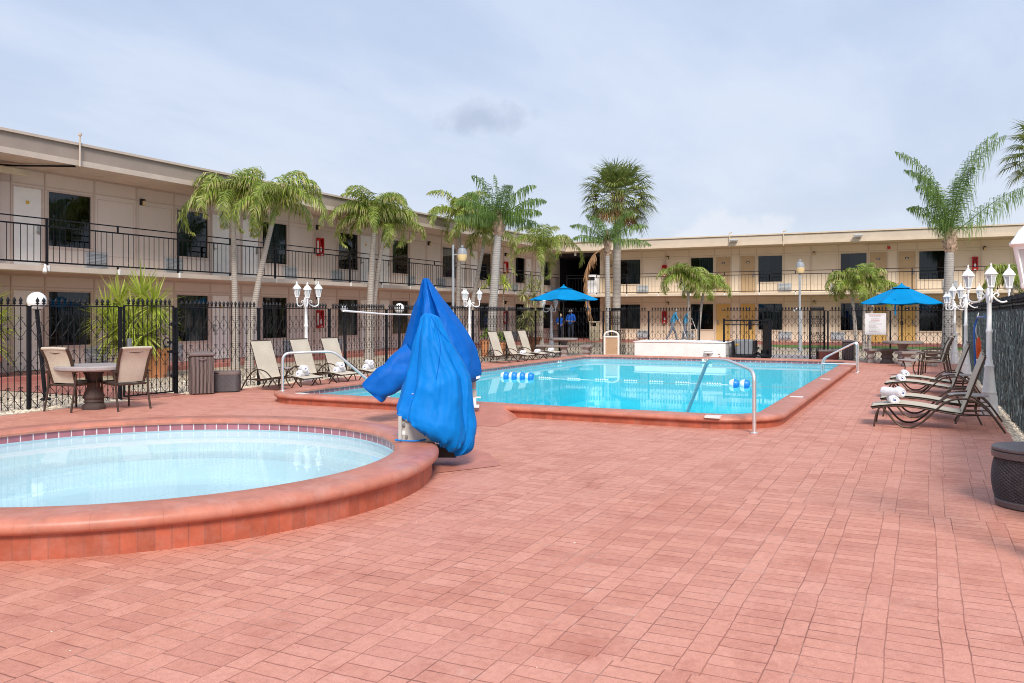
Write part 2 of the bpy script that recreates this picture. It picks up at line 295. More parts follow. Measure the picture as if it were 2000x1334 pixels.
K = dict(
 paver=paver_mat(), gravel=gravel_mat(),
 coping=block_mat('painted coping', (0.515, 0.188, 0.125), (0.46, 0.16, 0.105), 0.43, 4.0, 0.0022, 0.04, 0.42, stain=0.6),
 curb=block_mat('pool curb bricks', (0.42, 0.105, 0.056), (0.32, 0.10, 0.065), 0.105, 0.4, 0.004, 0.16, 0.45, stain=0.35),
 tile=block_mat('waterline tiles', (0.37, 0.130, 0.155), (0.72, 0.60, 0.60), 0.155, 0.4, 0.008, 0.14, 0.25, spec=0.6),
 plaster=M('white plaster', (0.78, 0.76, 0.74), 0.6, 0.05),
 shell=pool_shell_mat('pool shell', (0.50, 0.90, 0.95), (0.05, 0.74, 0.88), -1.5),
 spashell=pool_shell_mat('spa shell', (0.80, 0.85, 0.86), (0.70, 0.83, 0.87), -0.5),
 water=water_mat('pool water', (0.74, 0.98, 1.0), 0.005, 6.0), spawater=water_mat('spa water', (0.86, 0.96, 0.985), 0.02, 5.0),
 redpad=M('red painted concrete', (0.53, 0.20, 0.140), 0.5, 0.15, 1.5, 0.15, 60, dirt=0.25),
 walk=M('red walkway paint', (0.40, 0.155, 0.125), 0.55, 0.14, 1.2, 0.1, 60, dirt=0.2),
 concrete=M('grey concrete', (0.42, 0.37, 0.35), 0.7, 0.14, 1.5, 0.2, 40, dirt=0.25),
 asphalt=M('far ground', (0.22, 0.22, 0.15), 0.9, 0.3, 0.2, 0.2, 5),
 grass=M('lawn', (0.10, 0.20, 0.045), 0.8, 0.35, 3.0, 0.8, 60),
 wallL=M('taupe stucco', (0.76, 0.64, 0.56), 0.75, 0.05, 0.8, 0.15, 90), wallR=M('cream stucco', (0.77, 0.635, 0.475), 0.75, 0.05, 0.8, 0.15, 90),
 trimL=M('taupe trim', (0.62, 0.49, 0.415), 0.6, 0.06), trimR=M('cream trim', (0.62, 0.50, 0.37), 0.6, 0.06),
 fasciaL=M('taupe fascia', (0.335, 0.268, 0.222), 0.65, 0.07, 1.2, 0.1, 60), fasciaR=M('cream fascia', (0.60, 0.495, 0.385), 0.65, 0.06, 1.2, 0.1, 60),
 lipL=M('pale fascia lip', (0.56, 0.46, 0.385), 0.6, 0.06), lipR=M('cream lip', (0.66, 0.53, 0.40), 0.6, 0.05),
 soffitL=M('soffit', (0.68, 0.53, 0.43), 0.8, 0.06), soffitR=M('soffit cream', (0.58, 0.46, 0.32), 0.8, 0.06),
 doorL=M('off white door', (0.90, 0.85, 0.79), 0.5, 0.04), doorR=M('tan door', (0.52, 0.36, 0.20), 0.5, 0.06), doorRl=M('golden door', (0.64, 0.40, 0.12), 0.5, 0.06),
 frameL=M('window frame', (0.30, 0.24, 0.20), 0.5, 0.1), glass=glass_mat('window glass'), room=M('dark room', (0.012, 0.011, 0.013), 0.9, 0.2),
 curtain=ribbed_mat('curtain', (0.42, 0.44, 0.44), 'X', 9, 0.6, 0.8, 0.45, 0.05), curtainb=ribbed_mat('blackout curtain', (0.22, 0.24, 0.28), 'X', 9, 0.6, 0.8, 0.4, 0.05),
 grille=ribbed_mat('air conditioner grille', (0.60, 0.64, 0.67), 'Z', 26, 1.0, 0.45, 0.25, 0.06), grilleframe=M('grille frame', (0.52, 0.52, 0.52), 0.5, 0.08),
 lock=M('door lock steel', (0.38, 0.37, 0.35), 0.35, 0.08, metal=0.8), yellow=M('number plate yellow', (0.72, 0.42, 0.03), 0.5, 0.05),
 black=M('black painted iron', (0.008, 0.008, 0.011), 0.5, 0.2, 8, spec=0.22), blackmatte=M('black plastic', (0.02, 0.02, 0.022), 0.6, 0.15),
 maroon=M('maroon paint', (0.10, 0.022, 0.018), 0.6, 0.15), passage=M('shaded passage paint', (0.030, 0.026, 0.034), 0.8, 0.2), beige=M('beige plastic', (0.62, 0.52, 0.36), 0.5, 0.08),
 white=M('white painted metal', (0.88, 0.865, 0.85), 0.38, 0.05, 6, spec=0.5, dirt=0.06), globe=M('opal globe', (0.88, 0.87, 0.85), 0.2, 0.03),
 lampglass=M('frosted lamp glass', (0.55, 0.57, 0.58), 0.12, 0.1, spec=0.6), greypost=M('grey galvanised pole', (0.34, 0.36, 0.38), 0.5, 0.12, 5, dirt=0.2),
 amber=M('amber lens', (0.75, 0.55, 0.28), 0.25, 0.06), red=M('red cabinet', (0.55, 0.012, 0.012), 0.35, 0.08, spec=0.5),
 steel=M('stainless tube', (0.86, 0.83, 0.80), 0.34, 0.05, 9, metal=0.85), sling=fabric_mat('beige sling', (0.63, 0.55, 0.44)),
 bronze=M('bronze frame', (0.075, 0.046, 0.032), 0.38, 0.2, 9, metal=0.35, spec=0.5), stone=M('weathered table concrete', (0.27, 0.225, 0.205), 0.75, 0.18, 5, 0.5, 60, dirt=0.35),
 stonetop=M('smooth table top', (0.37, 0.32, 0.31), 0.55, 0.12, 5, 0.2, 60, dirt=0.25), stonedark=M('dark table concrete', (0.080, 0.054, 0.047), 0.75, 0.2, 6, 0.5, 60, dirt=0.3),
 towel=fabric_mat('white towel', (0.85, 0.84, 0.86), 0.3), towelblue=M('blue towel mark', (0.03, 0.08, 0.36), 0.8),
 blue=vinyl_mat('blue vinyl cover', (0.0, 0.185, 0.60)), blueshade=vinyl_mat('shade-darkened blue vinyl cover', (0.0, 0.112, 0.48)), canvas=fabric_mat('blue canvas', (0.001, 0.245, 0.55)),  # rear cover's vinyl: the same blue with its dimmer light painted in
 terracotta=M('terracotta', (0.60, 0.25, 0.11), 0.7, 0.12, 4, 0.2, 60, dirt=0.2), soil=M('soil', (0.05, 0.035, 0.025), 0.95, 0.3, 9, 0.6, 40),
 brown=ribbed_mat('brown plastic boards', (0.17, 0.125, 0.115), 'X', 13, 0.8, 0.5, 0.45, 0.05), browncap=M('brown plastic', (0.19, 0.14, 0.13), 0.45, 0.1),
 wick=M('dark wicker', (0.085, 0.075, 0.080), 0.42, 0.18, 20, spec=0.5), wicklid=M('wicker lid', (0.13, 0.105, 0.105), 0.45, 0.15, 6, 0.2, 30),
 pebble=M('pebble panel', (0.47, 0.31, 0.18), 0.8, 0.4, 40, 1.0, 60), bin=M('cream bin', (0.76, 0.70, 0.62), 0.5, 0.06),
 spawhite=M('white painted block', (0.84, 0.81, 0.77), 0.6, 0.07, 2.0, 0.35, 12, dirt=0.10), rust=M('rust', (0.34, 0.12, 0.05), 0.8, 0.2),
 pump=M('pump grey', (0.30, 0.31, 0.33), 0.4, 0.1), slat=slat_mat(),
 wire=M('vinyl wire', (0.10, 0.13, 0.13), 0.4, 0.2), orange=M('orange rescue float', (0.80, 0.10, 0.015), 0.4, 0.05), rope=M('white rope', (0.78, 0.76, 0.73), 0.8, 0.06),
 bluepipe=M('blue pole', (0.03, 0.12, 0.42), 0.35, 0.08), buoyw=M('buoy white', (0.85, 0.86, 0.88), 0.35, 0.03), buoyb=M('buoy blue', (0.015, 0.22, 0.62), 0.35, 0.05),
 liftgrey=M('lift housing', (0.50, 0.47, 0.42), 0.5, 0.07, dirt=0.12), signw=M('sign board', (0.82, 0.78, 0.76), 0.5, 0.03), signred=M('sign red', (0.62, 0.10, 0.07), 0.6), signgrey=M('sign grey print', (0.46, 0.43, 0.44), 0.6),
 ink=M('black lettering', (0.01, 0.01, 0.01), 0.5), tilew=M('white tile', (0.80, 0.78, 0.75), 0.35, 0.04, dirt=0.1),
 bark=ribbed_mat('ringed palm bark', (0.41, 0.355, 0.31), 'Z', 17, 0.5, 0.85, 0.78, 0.12), barkw=ribbed_mat('pale palm bark', (0.40, 0.365, 0.335), 'Z', 14, 0.5, 0.85, 0.75, 0.16),
 barkbrown=ribbed_mat('brown palm bark', (0.30, 0.22, 0.165), 'Z', 9, 0.7, 0.85, 0.55, 0.12), boots=M('old leaf bases', (0.40, 0.27, 0.19), 0.85, 0.4, 9, 0.9, 25), shaft=M('green crownshaft', (0.27, 0.30, 0.10), 0.4, 0.2, 5),
 adon=leaf_mat('arching palm leaf', (0.040, 0.085, 0.008), (0.33, 0.41, 0.070), (0.62, 0.55, 0.28), 0.30), queen=leaf_mat('plume palm leaf', (0.018, 0.060, 0.014), (0.17, 0.27, 0.055), None, 0.25), tip=leaf_mat('bleached leaf tip', (0.30, 0.30, 0.08), (0.66, 0.56, 0.28), None, 0.35),
 sabal=leaf_mat('fan palm leaf', (0.025, 0.050, 0.008), (0.25, 0.30, 0.080), (0.50, 0.40, 0.18), 0.25), dead=leaf_mat('dead frond', (0.24, 0.12, 0.055), (0.46, 0.26, 0.13), None, 0.2),
 yucca=leaf_mat('yucca leaf', (0.12, 0.20, 0.016), (0.56, 0.62, 0.12), (0.76, 0.68, 0.30), 0.35), drac=leaf_mat('dracaena leaf', (0.12, 0.15, 0.03), (0.45, 0.45, 0.18), (0.65, 0.55, 0.30)), weed=leaf_mat('pot plant leaf', (0.09, 0.16, 0.02), (0.25, 0.33, 0.07), None),
 skin1=M('dark skin', (0.17, 0.085, 0.05), 0.55, 0.06), skin2=M('light skin', (0.50, 0.29, 0.20), 0.55, 0.06), shirt=fabric_mat('blue work shirt', (0.015, 0.11, 0.50)), shirt2=fabric_mat('teal work shirt', (0.06, 0.27, 0.46)), jeans=fabric_mat('dark jeans', (0.055, 0.065, 0.09)), jeans2=fabric_mat('grey trousers', (0.19, 0.21, 0.26)), cap=fabric_mat('khaki cap', (0.30, 0.27, 0.23)), shoe=M('shoe', (0.03, 0.03, 0.03), 0.6), hairw=M('fair hair', (0.50, 0.38, 0.24), 0.7, 0.2),
)

# ------------------------------------------------------------------ mesh building
class MB:
    def __init__(self): self.v = []; self.f = []; self.mi = []; self.uv = {}; self.cur = 0; self.sm = []
    def add(self, vs, fs, smooth=False):
        o = len(self.v); self.v += [tuple(x) for x in vs]
        for f in fs: self.f.append([i + o for i in f]); self.mi.append(self.cur); self.sm.append(smooth)
        return o
    def box(self, x0, x1, y0, y1, z0, z1):
        vs = [(x0,y0,z0),(x1,y0,z0),(x1,y1,z0),(x0,y1,z0),(x0,y0,z1),(x1,y0,z1),(x1,y1,z1),(x0,y1,z1)]
        self.add(vs, [(3,2,1,0),(4,5,6,7),(0,1,5,4),(1,2,6,5),(2,3,7,6),(3,0,4,7)]); return self
    def bevbox(self, x0, x1, y0, y1, z0, z1, b=0.01, taper=0.0):
        """box with chamfered edges, optionally narrower at the bottom"""
        rings = [(z0, b, taper), (z0 + b, 0, taper * 0.95), (z1 - b, 0, 0), (z1, b, 0)]
        vs = []; fs = []
        for z, ins, t in rings:
            a0, a1, c0, c1 = x0 + ins + t, x1 - ins - t, y0 + ins + t, y1 - ins - t
            k = b
            vs += [(a0+k,c0,z),(a1-k,c0,z),(a1,c0+k,z),(a1,c1-k,z),(a1-k,c1,z),(a0+k,c1,z),(a0,c1-k,z),(a0,c0+k,z)]
        for r in range(3):
            for i in range(8):
                j = (i + 1) % 8
                fs.append((r*8+i, r*8+j, r*8+8+j, r*8+8+i))
        fs.append(tuple(reversed(range(8)))); fs.append(tuple(range(24, 32)))
        self.add(vs, fs); return self
    def obox(self, c, ax, ay, az):
        """oriented box: centre and three half axis vectors"""
        c, ax, ay, az = Vector(c), Vector(ax), Vector(ay), Vector(az)
        vs = [c + sx*ax + sy*ay + sz*az for sz in (-1,1) for sx, sy in ((-1,-1),(1,-1),(1,1),(-1,1))]
        self.add(vs, [(3,2,1,0),(4,5,6,7),(0,1,5,4),(1,2,6,5),(2,3,7,6),(3,0,4,7)]); return self
    def tube(self, pts, r, n=8, caps=True, flat=1.0):
        pts = [Vector(p) for p in pts]
        rs = r if isinstance(r, (list, tuple)) else [r] * len(pts)
        vs = []; fs = []
        t0 = (pts[1] - pts[0]).normalized()
        up = Vector((0,0,1)) if abs(t0.z) < 0.9 else Vector((1,0,0))
        u = t0.cross(up).normalized()
        for i, p in enumerate(pts):
            t = (pts[min(i+1, len(pts)-1)] - pts[max(i-1, 0)])
            t = t.normalized() if t.length > 1e-9 else t0
            u = (u - t * u.dot(t))
            u = u.normalized() if u.length > 1e-6 else t.orthogonal().normalized()
            w = t.cross(u)
            for k in range(n):
                a = 2*pi*k/n
                vs.append(p + u*cos(a)*rs[i] + w*sin(a)*rs[i]*flat)
        for i in range(len(pts)-1):
            for k in range(n):
                j = (k+1) % n
                fs.append((i*n+k, i*n+j, (i+1)*n+j, (i+1)*n+k))
        if caps:
            fs.append(tuple(reversed(range(n)))); fs.append(tuple(range((len(pts)-1)*n, len(pts)*n)))
        self.add(vs, fs, True); return self
    def lathe(self, prof, n=24, c=(0,0,0), sq=None, rot=0.0, smooth=True):
        vs = []; fs = []
        for r, z in prof:
            for k in range(n):
                a = 2*pi*k/n + rot
                vs.append((c[0]+r*cos(a), c[1]+r*sin(a), c[2]+z))
        m = len(prof)
        for i in range(m-1):
            for k in range(n):
                j = (k+1) % n
                fs.append((i*n+k, i*n+j, (i+1)*n+j, (i+1)*n+k))
        if prof[0][0] > 1e-4: fs.append(tuple(reversed(range(n))))
        if prof[-1][0] > 1e-4: fs.append(tuple(range((m-1)*n, m*n)))
        self.add(vs, fs, smooth); return self
    def grid(self, fn, nu, nv, smooth=True, closed=False):
        vs = [fn(i/nu, j/nv) for j in range(nv+1) for i in range(nu + (0 if closed else 1))]
        w = nu if closed else nu+1
        fs = []
        for j in range(nv):
            for i in range(nu):
                i2 = (i+1) % w if closed else i+1
                fs.append((j*w+i, j*w+i2, (j+1)*w+i2, (j+1)*w+i))
        self.add(vs, fs, smooth); return self
    def sheet(self, poly, z):
        self.add([(x, y, z) for x, y in poly], [tuple(range(len(poly)))]); return self
    def build(self, name, mat, parent=None, loc=None, angle=35, uvs=None):
        me = bpy.data.meshes.new(name)
        me.from_pydata(self.v, [], self.f); me.validate(clean_customdata=False)
        mats = mat if isinstance(mat, (list, tuple)) else [mat]
        for m in mats: me.materials.append(m)
        if len(me.polygons) == len(self.f):
            me.polygons.foreach_set('material_index', self.mi)
            me.polygons.foreach_set('use_smooth', self.sm)
        if any(self.sm):
            try: me.set_sharp_from_angle(angle=radians(angle))
            except Exception: pass
        if uvs:
            l = me.uv_layers.new(name='UVMap')
            for lp in me.loops: l.data[lp.index].uv = uvs[lp.vertex_index]
        me.update()
        o = bpy.data.objects.new(name, me); COL.objects.link(o)
        if parent: o.parent = parent
        if loc: o.location = loc
        return o

def tag(o, label=None, cat=None, group=None, kind=None):
    if label: o['label'] = label
    if cat: o['category'] = cat
    if group: o['group'] = group
    if kind: o['kind'] = kind
    return o
def thing(name, label, cat, loc=(0,0,0), rz=0.0, group=None):
    o = bpy.data.objects.new(name, None); COL.objects.link(o)
    o.location = loc; o.rotation_euler = (0, 0, rz); o.empty_display_size = 0.2
    return tag(o, label, cat, group)
def dup(root, loc, rz, label, group=None):
    def cp(o, par):
        c = o.copy(); COL.objects.link(c)
        if par is not None: c.parent = par
        for ch in list(o.children): cp(ch, c)
        return c
    r = cp(root, None); r.location = loc; r.rotation_euler = (0, 0, rz); r['label'] = label
    if group: r['group'] = group
    return r
def struct(o): o['kind'] = 'structure'; return o
def spline(pts, n=8):
    """smooth curve through points (Catmull-Rom)"""
    p = [Vector(x) for x in pts]; p = [p[0]*2 - p[1]] + p + [p[-1]*2 - p[-2]]
    res = []
    for i in range(1, len(p)-2):
        for k in range(n):
            t = k/n; a, b, c, d = p[i-1], p[i], p[i+1], p[i+2]
            res.append(0.5*((2*b) + (c-a)*t + (2*a-5*b+4*c-d)*t*t + (3*b-a-3*c+d)*t**3))
    res.append(p[-2]); return res
def rounded(pts, r, n=5):
    """polyline with rounded corners"""
    p = [Vector(x) for x in pts]; res = [p[0]]
    for i in range(1, len(p)-1):
        a, b, c = p[i-1], p[i], p[i+1]
        d1 = (a-b); d2 = (c-b); k = min(r, d1.length*0.49, d2.length*0.49)
        s, e = b + d1.normalized()*k, b + d2.normalized()*k
        for j in range(n+1):
            t = j/n; res.append((1-t)**2*s + 2*t*(1-t)*b + t*t*e)
    res.append(p[-1]); return res
# ================================================================== camera, light, sky
cam = bpy.data.cameras.new('camera'); cam.sensor_width = 36; cam.lens = FOC/2000*36; cam.shift_y = -52/2000
cam.clip_end = 3000; cam.clip_start = 0.05
co = bpy.data.objects.new('camera', cam); COL.objects.link(co)
co.location = (0, 0, EYE); co.rotation_euler = (pi/2, 0, TH - pi/2); scene.camera = co
scene.view_settings.view_transform = 'Standard'; scene.view_settings.look = 'None'; scene.view_settings.exposure = 0
scene.cycles.filter_width = 1.0
scene.cycles.use_denoising = True; scene.cycles.denoising_input_passes = 'RGB_ALBEDO_NORMAL'; scene.cycles.denoising_prefilter = 'ACCURATE'
SUN_DIR = Vector((-0.62, -0.40, 0.675)).normalized()
sl = bpy.data.lights.new('sun', 'SUN'); sl.energy = 3.7; sl.angle = radians(16); sl.color = (1.0, 0.95, 0.88)
so = bpy.data.objects.new('sun', sl); COL.objects.link(so); so.rotation_euler = SUN_DIR.to_track_quat('Z', 'Y').to_euler()
w = bpy.data.worlds.new('World'); scene.world = w; w.use_nodes = True
nt = w.node_tree
for n in list(nt.nodes): nt.nodes.remove(n)
sky = node(nt, 'ShaderNodeTexSky'); sky.sky_type = 'NISHITA'; sky.sun_disc = False
sky.sun_elevation = math.asin(SUN_DIR.z); sky.sun_rotation = atan2(SUN_DIR.x, SUN_DIR.y); sky.dust_density = 2.0; sky.ozone_density = 2.0
tc = node(nt, 'ShaderNodeTexCoord')
sp = node(nt, 'ShaderNodeSeparateXYZ'); lnk(nt, tc.outputs['Generated'], sp.inputs[0])
zz = math_n(nt, 'MAXIMUM', sp.outputs[2], 0.0); den = math_n(nt, 'ADD', zz, 0.16)
cbx = node(nt, 'ShaderNodeCombineXYZ')
lnk(nt, math_n(nt, 'DIVIDE', sp.outputs[0], den), cbx.inputs[0]); lnk(nt, math_n(nt, 'DIVIDE', sp.outputs[1], den), cbx.inputs[1])
mp = node(nt, 'ShaderNodeMapping'); mp.inputs['Scale'].default_value = (0.42, 0.85, 1); mp.inputs['Rotation'].default_value = (0, 0, radians(35)); mp.inputs['Location'].default_value = (1.3, 0.4, 0); lnk(nt, cbx.outputs[0], mp.inputs['Vector'])
cl = noise_n(nt, mp.outputs[0], 1.15, 7, 0.52)
cl2 = noise_n(nt, mp.outputs[0], 3.2, 8, 0.58)
cf = math_n(nt, 'ADD', math_n(nt, 'MULTIPLY', cl, 0.72), math_n(nt, 'MULTIPLY', cl2, 0.28))
# thin high veil: grey-lavender in the hollows, milky white on the crests
veil = ramp(nt, cf, [(0.34, (4.35, 5.2, 7.1)), (0.50, (4.95, 5.8, 7.5)), (0.68, (6.1, 6.75, 7.95))])
hz = ramp(nt, zz, [(0.0, (1, 1, 1)), (0.10, (0.62, 0.62, 0.62)), (0.30, (0, 0, 0))])
veil = mix_c(nt, math_n(nt, 'MULTIPLY', hz, 0.85), veil, (6.9, 7.2, 7.75))
# low cumulus heaps near the horizon
cm = node(nt, 'ShaderNodeMapping'); cm.inputs['Scale'].default_value = (1, 1, 2.6); lnk(nt, tc.outputs['Generated'], cm.inputs['Vector'])
cu = noise_n(nt, cm.outputs[0], 9.0, 7, 0.55)
band = ramp(nt, zz, [(0.03, (1, 1, 1)), (0.105, (0.75, 0.75, 0.75)), (0.145, (0, 0, 0))])
cuf = ramp(nt, math_n(nt, 'MULTIPLY', cu, band), [(0.46, (0, 0, 0)), (0.56, (1, 1, 1))])
veil = mix_c(nt, math_n(nt, 'MULTIPLY', cuf, 0.55), veil, (8.3, 8.2, 8.3))
cov = ramp(nt, cf, [(0.30, (0.72, 0.72, 0.72)), (0.55, (0.92, 0.92, 0.92))])
sc = mix_c(nt, cov, sky.outputs[0], veil)
# one small grey cloudlet
d0 = (Vector((FW.x, FW.y, 0)) + Vector((RT.x, RT.y, 0))*(-62/FOC) + Vector((0, 0, 382/FOC))).normalized()
rel = node(nt, 'ShaderNodeVectorMath'); rel.operation = 'SUBTRACT'; lnk(nt, tc.outputs['Generated'], rel.inputs[0]); rel.inputs[1].default_value = d0
rm = node(nt, 'ShaderNodeMapping'); rm.inputs['Scale'].default_value = (15.5, 15.5, 44); lnk(nt, rel.outputs[0], rm.inputs['Vector'])
rl = node(nt, 'ShaderNodeVectorMath'); rl.operation = 'LENGTH'; lnk(nt, rm.outputs[0], rl.inputs[0])
cn_ = noise_n(nt, tc.outputs['Generated'], 34, 6, 0.6)
cf2 = ramp(nt, math_n(nt, 'ADD', rl.outputs['Value'], math_n(nt, 'MULTIPLY_ADD', cn_, 1.7, -0.85)), [(0.25, (1, 1, 1)), (1.0, (0, 0, 0))])
sc = mix_c(nt, math_n(nt, 'MULTIPLY', cf2, 0.5), sc, (3.1, 3.7, 5.0))
# heap of white cumulus low over the far wing
d1 = (Vector((FW.x, FW.y, 0)) + Vector((RT.x, RT.y, 0))*(395/FOC) + Vector((0, 0, 138/FOC))).normalized()
rel1 = node(nt, 'ShaderNodeVectorMath'); rel1.operation = 'SUBTRACT'; lnk(nt, tc.outputs['Generated'], rel1.inputs[0]); rel1.inputs[1].default_value = d1
rm1 = node(nt, 'ShaderNodeMapping'); rm1.inputs['Scale'].default_value = (9.5, 9.5, 26); lnk(nt, rel1.outputs[0], rm1.inputs['Vector'])
rl1 = node(nt, 'ShaderNodeVectorMath'); rl1.operation = 'LENGTH'; lnk(nt, rm1.outputs[0], rl1.inputs[0])
cn1 = noise_n(nt, tc.outputs['Generated'], 26, 5, 0.5)
cf3 = ramp(nt, math_n(nt, 'ADD', rl1.outputs['Value'], math_n(nt, 'MULTIPLY_ADD', cn1, 2.2, -1.1)), [(0.62, (1, 1, 1)), (0.80, (0.35, 0.35, 0.35)), (1.0, (0, 0, 0))])
sc = mix_c(nt, math_n(nt, 'MULTIPLY', cf3, 0.34), sc, (8.0, 7.9, 8.1))
bg = node(nt, 'ShaderNodeBackground', Strength=0.125); lnk(nt, sc, bg.inputs['Color'])
wo = node(nt, 'ShaderNodeOutputWorld'); lnk(nt, bg.outputs[0], wo.inputs[0])

# ================================================================== pools: outlines
def rrect(x0, x1, y0, y1, r, n=10):
    """rounded rectangle, counter clockwise; list of (x, y, nx, ny) with outward normal"""
    res = []
    for cx, cy, a0 in ((x1-r, y1-r, 0), (x0+r, y1-r, pi/2), (x0+r, y0+r, pi), (x1-r, y0+r, 3*pi/2)):
        for i in range(n+1):
            a = a0 + pi/2*i/n
            res.append((cx + r*cos(a), cy + r*sin(a), cos(a), sin(a)))
    # extra points on the straights
    outp = []
    for i, p in enumerate(res):
        q = res[(i+1) % len(res)]; outp.append(p)
        L = sqrt((q[0]-p[0])**2 + (q[1]-p[1])**2)
        if L > 1.0:
            m = int(L/0.5)
            for k in range(1, m): t = k/m; outp.append((p[0]+(q[0]-p[0])*t, p[1]+(q[1]-p[1])*t, p[2], p[3]))
    return outp
MP = rrect(11.4, 27.5, 1.74, 10.62, 0.95)           # main pool, outside face of the kerb
SC, SR = (5.65, 6.6), 2.76
SP = [(SC[0]+SR*cos(2*pi*i/120), SC[1]+SR*sin(2*pi*i/120), cos(2*pi*i/120), sin(2*pi*i/120)) for i in range(120)]
def sweep(path, prof, name, mat, parent, run=True, smooth=True):
    """profile of (inset, z) pairs swept round a closed path, with u along the run and v down the profile"""
    b = MB(); n = len(path); uvs = []; s = [0.0]
    for i in range(n):
        p, q = path[i], path[(i+1) % n]; s.append(s[-1] + sqrt((p[0]-q[0])**2+(p[1]-q[1])**2))
    vs = []
    acc = [0.0]
    for k in range(1, len(prof)): acc.append(acc[-1] + sqrt((prof[k][0]-prof[k-1][0])**2+(prof[k][1]-prof[k-1][1])**2))
    for i in range(n+1):
        x, y, nx, ny = path[i % n]
        for k, (d, z) in enumerate(prof):
            vs.append((x-nx*d, y-ny*d, z)); uvs.append((s[i], acc[k] + 0.02))
    m = len(prof); fs = []
    for i in range(n):
        for k in range(m-1): fs.append((i*m+k, (i+1)*m+k, (i+1)*m+k+1, i*m+k+1))
    b.add(vs, fs, smooth)
    return b.build(name, mat, parent, uvs=uvs, angle=50)
def inner(path, d, z): return [(x-nx*d, y-ny*d, z) for x, y, nx, ny in path]

pool = thing('swimming_pool', 'large rectangular turquoise pool with red kerb around it', 'swimming pool', (0,0,0))
tag(pool, kind='structure')
sweep(MP, [(0.045, -0.02), (0.045, 0.09)], 'kerb', K['curb'], pool)
sweep(MP, [(0.06, 0.088), (0.012, 0.092), (-0.008, 0.112), (-0.008, 0.135), (0.012, 0.158), (0.05, 0.170), (0.31, 0.174), (0.355, 0.164), (0.372, 0.140), (0.366, 0.112), (0.335, 0.10)], 'coping', K['coping'], pool)
sweep(MP, [(0.34, 0.105), (0.34, 0.045)], 'waterline_tiles', K['tile'], pool)
sweep(MP, [(0.338, 0.047), (0.295, 0.043), (0.295, -0.05)], 'plaster_edge', K['plaster'], pool)
sweep(MP, [(0.33, -0.05), (0.36, -1.35), (0.8, -1.5)], 'basin_wall', K['shell'], pool)
b = MB(); b.add(inner(MP, 0.8, -1.5), [tuple(range(len(MP)))]); b.build('basin_floor', K['shell'], pool)
b = MB()
for i in range(4): b.box(11.9+0.3*i, 12.2+0.3*i, 7.0, 10.2, -1.45, -0.12-0.24*i)
b.build('entry_steps', K['plaster'], pool)
b = MB()
d = 0.30; iv = [(x, y, 0.004) for x, y, z in inner(MP, d, 0)]
b.add(iv, [tuple(range(len(iv)))])
struct(b.build('water', K['water']))
# depth tiles on the kerb and at the waterline
def text_mesh(name, body, size, mat, parent, M4):
    cu = bpy.data.curves.new(name, 'FONT'); cu.body = body; cu.size = size; cu.extrude = 0.001; cu.align_x = 'CENTER'; cu.align_y = 'CENTER'
    ob = bpy.data.objects.new(name, cu); COL.objects.link(ob)
    dg = bpy.context.evaluated_depsgraph_get(); me = bpy.data.meshes.new_from_object(ob.evaluated_get(dg))
    bpy.data.objects.remove(ob); me.transform(M4); me.materials.clear(); me.materials.append(mat)
    o = bpy.data.objects.new(name, me); COL.objects.link(o); o.parent = parent
    return o
for px in (1381,):
    yc = on_x(px, 27.14)
    b = MB(); b.box(27.105, 27.165, yc-0.16, yc+0.16, 0.030, 0.128)
    t = b.build('depth_tile', K['tilew'], pool)
    # letters stand on the face that looks to -X : local x -> -Y, local y -> Z
    Mx = Matrix(((0, 0, -1, 27.1035), (-1, 0, 0, yc), (0, 1, 0, 0.079), (0, 0, 0, 1)))
    text_mesh('lettering', '9FT', 0.118, K['ink'], t, Mx)
yc = 9.95; xk = 10.28
b = MB(); xl = on_y(1093, 10.27); b.box(xl-0.13, xl+0.13, 10.262, 10.30, 0.03, 0.128); t = b.build('depth_tile', K['tilew'], pool)
Mx = Matrix(((1, 0, 0, xl), (0, 0, -1, 10.2605), (0, 1, 0, 0.079), (0, 0, 0, 1)))
text_mesh('lettering', '8FT', 0.10, K['ink'], t, Mx)
for px, py in ((1393, 812), (1556, 774.5), (1612, 740)):
    x, y = ground(px, py, 0.176)
    b = MB(); b.box(x-0.075, x+0.075, y-0.10, y+0.10, 0.150, 0.1775); b.build('marker_tile', K['tilew'], pool)
x, y = ground(590, 768, 0.176); b = MB(); b.box(x-0.06, x+0.06, y-0.10, y+0.10, 0.150, 0.1775); b.build('marker_tile', K['tilew'], pool)

spa = tag(thing('wading_pool', 'round shallow pale blue pool with red kerb, nearest pool', 'wading pool', (0,0,0)), kind='structure')
sweep(SP, [(0.05, -0.02), (0.05, 0.165)], 'kerb', K['curb'], spa)
sweep(SP, [(0.07, 0.160), (0.015, 0.164), (-0.012, 0.190), (-0.014, 0.222), (0.008, 0.250), (0.05, 0.266), (0.34, 0.272), (0.39, 0.262), (0.413, 0.235), (0.408, 0.212), (0.37, 0.20)], 'coping', K['coping'], spa)
sweep(SP, [(0.385, 0.21), (0.385, 0.135)], 'waterline_tiles', K['tile'], spa)
sweep(SP, [(0.382, 0.137), (0.36, 0.137), (0.36, 0.02), (0.38, 0.02), (0.40, -0.12), (0.82, -0.14), (0.84, -0.36), (1.05, -0.40)], 'basin_wall', K['spashell'], spa)
b = MB(); b.add(inner(SP, 1.05, -0.40), [tuple(range(len(SP)))]); b.build('basin_floor', K['spashell'], spa)
b = MB(); iv = inner(SP, 0.37, 0.122); b.add(iv, [tuple(range(len(iv)))]); struct(b.build('water', K['spawater']))

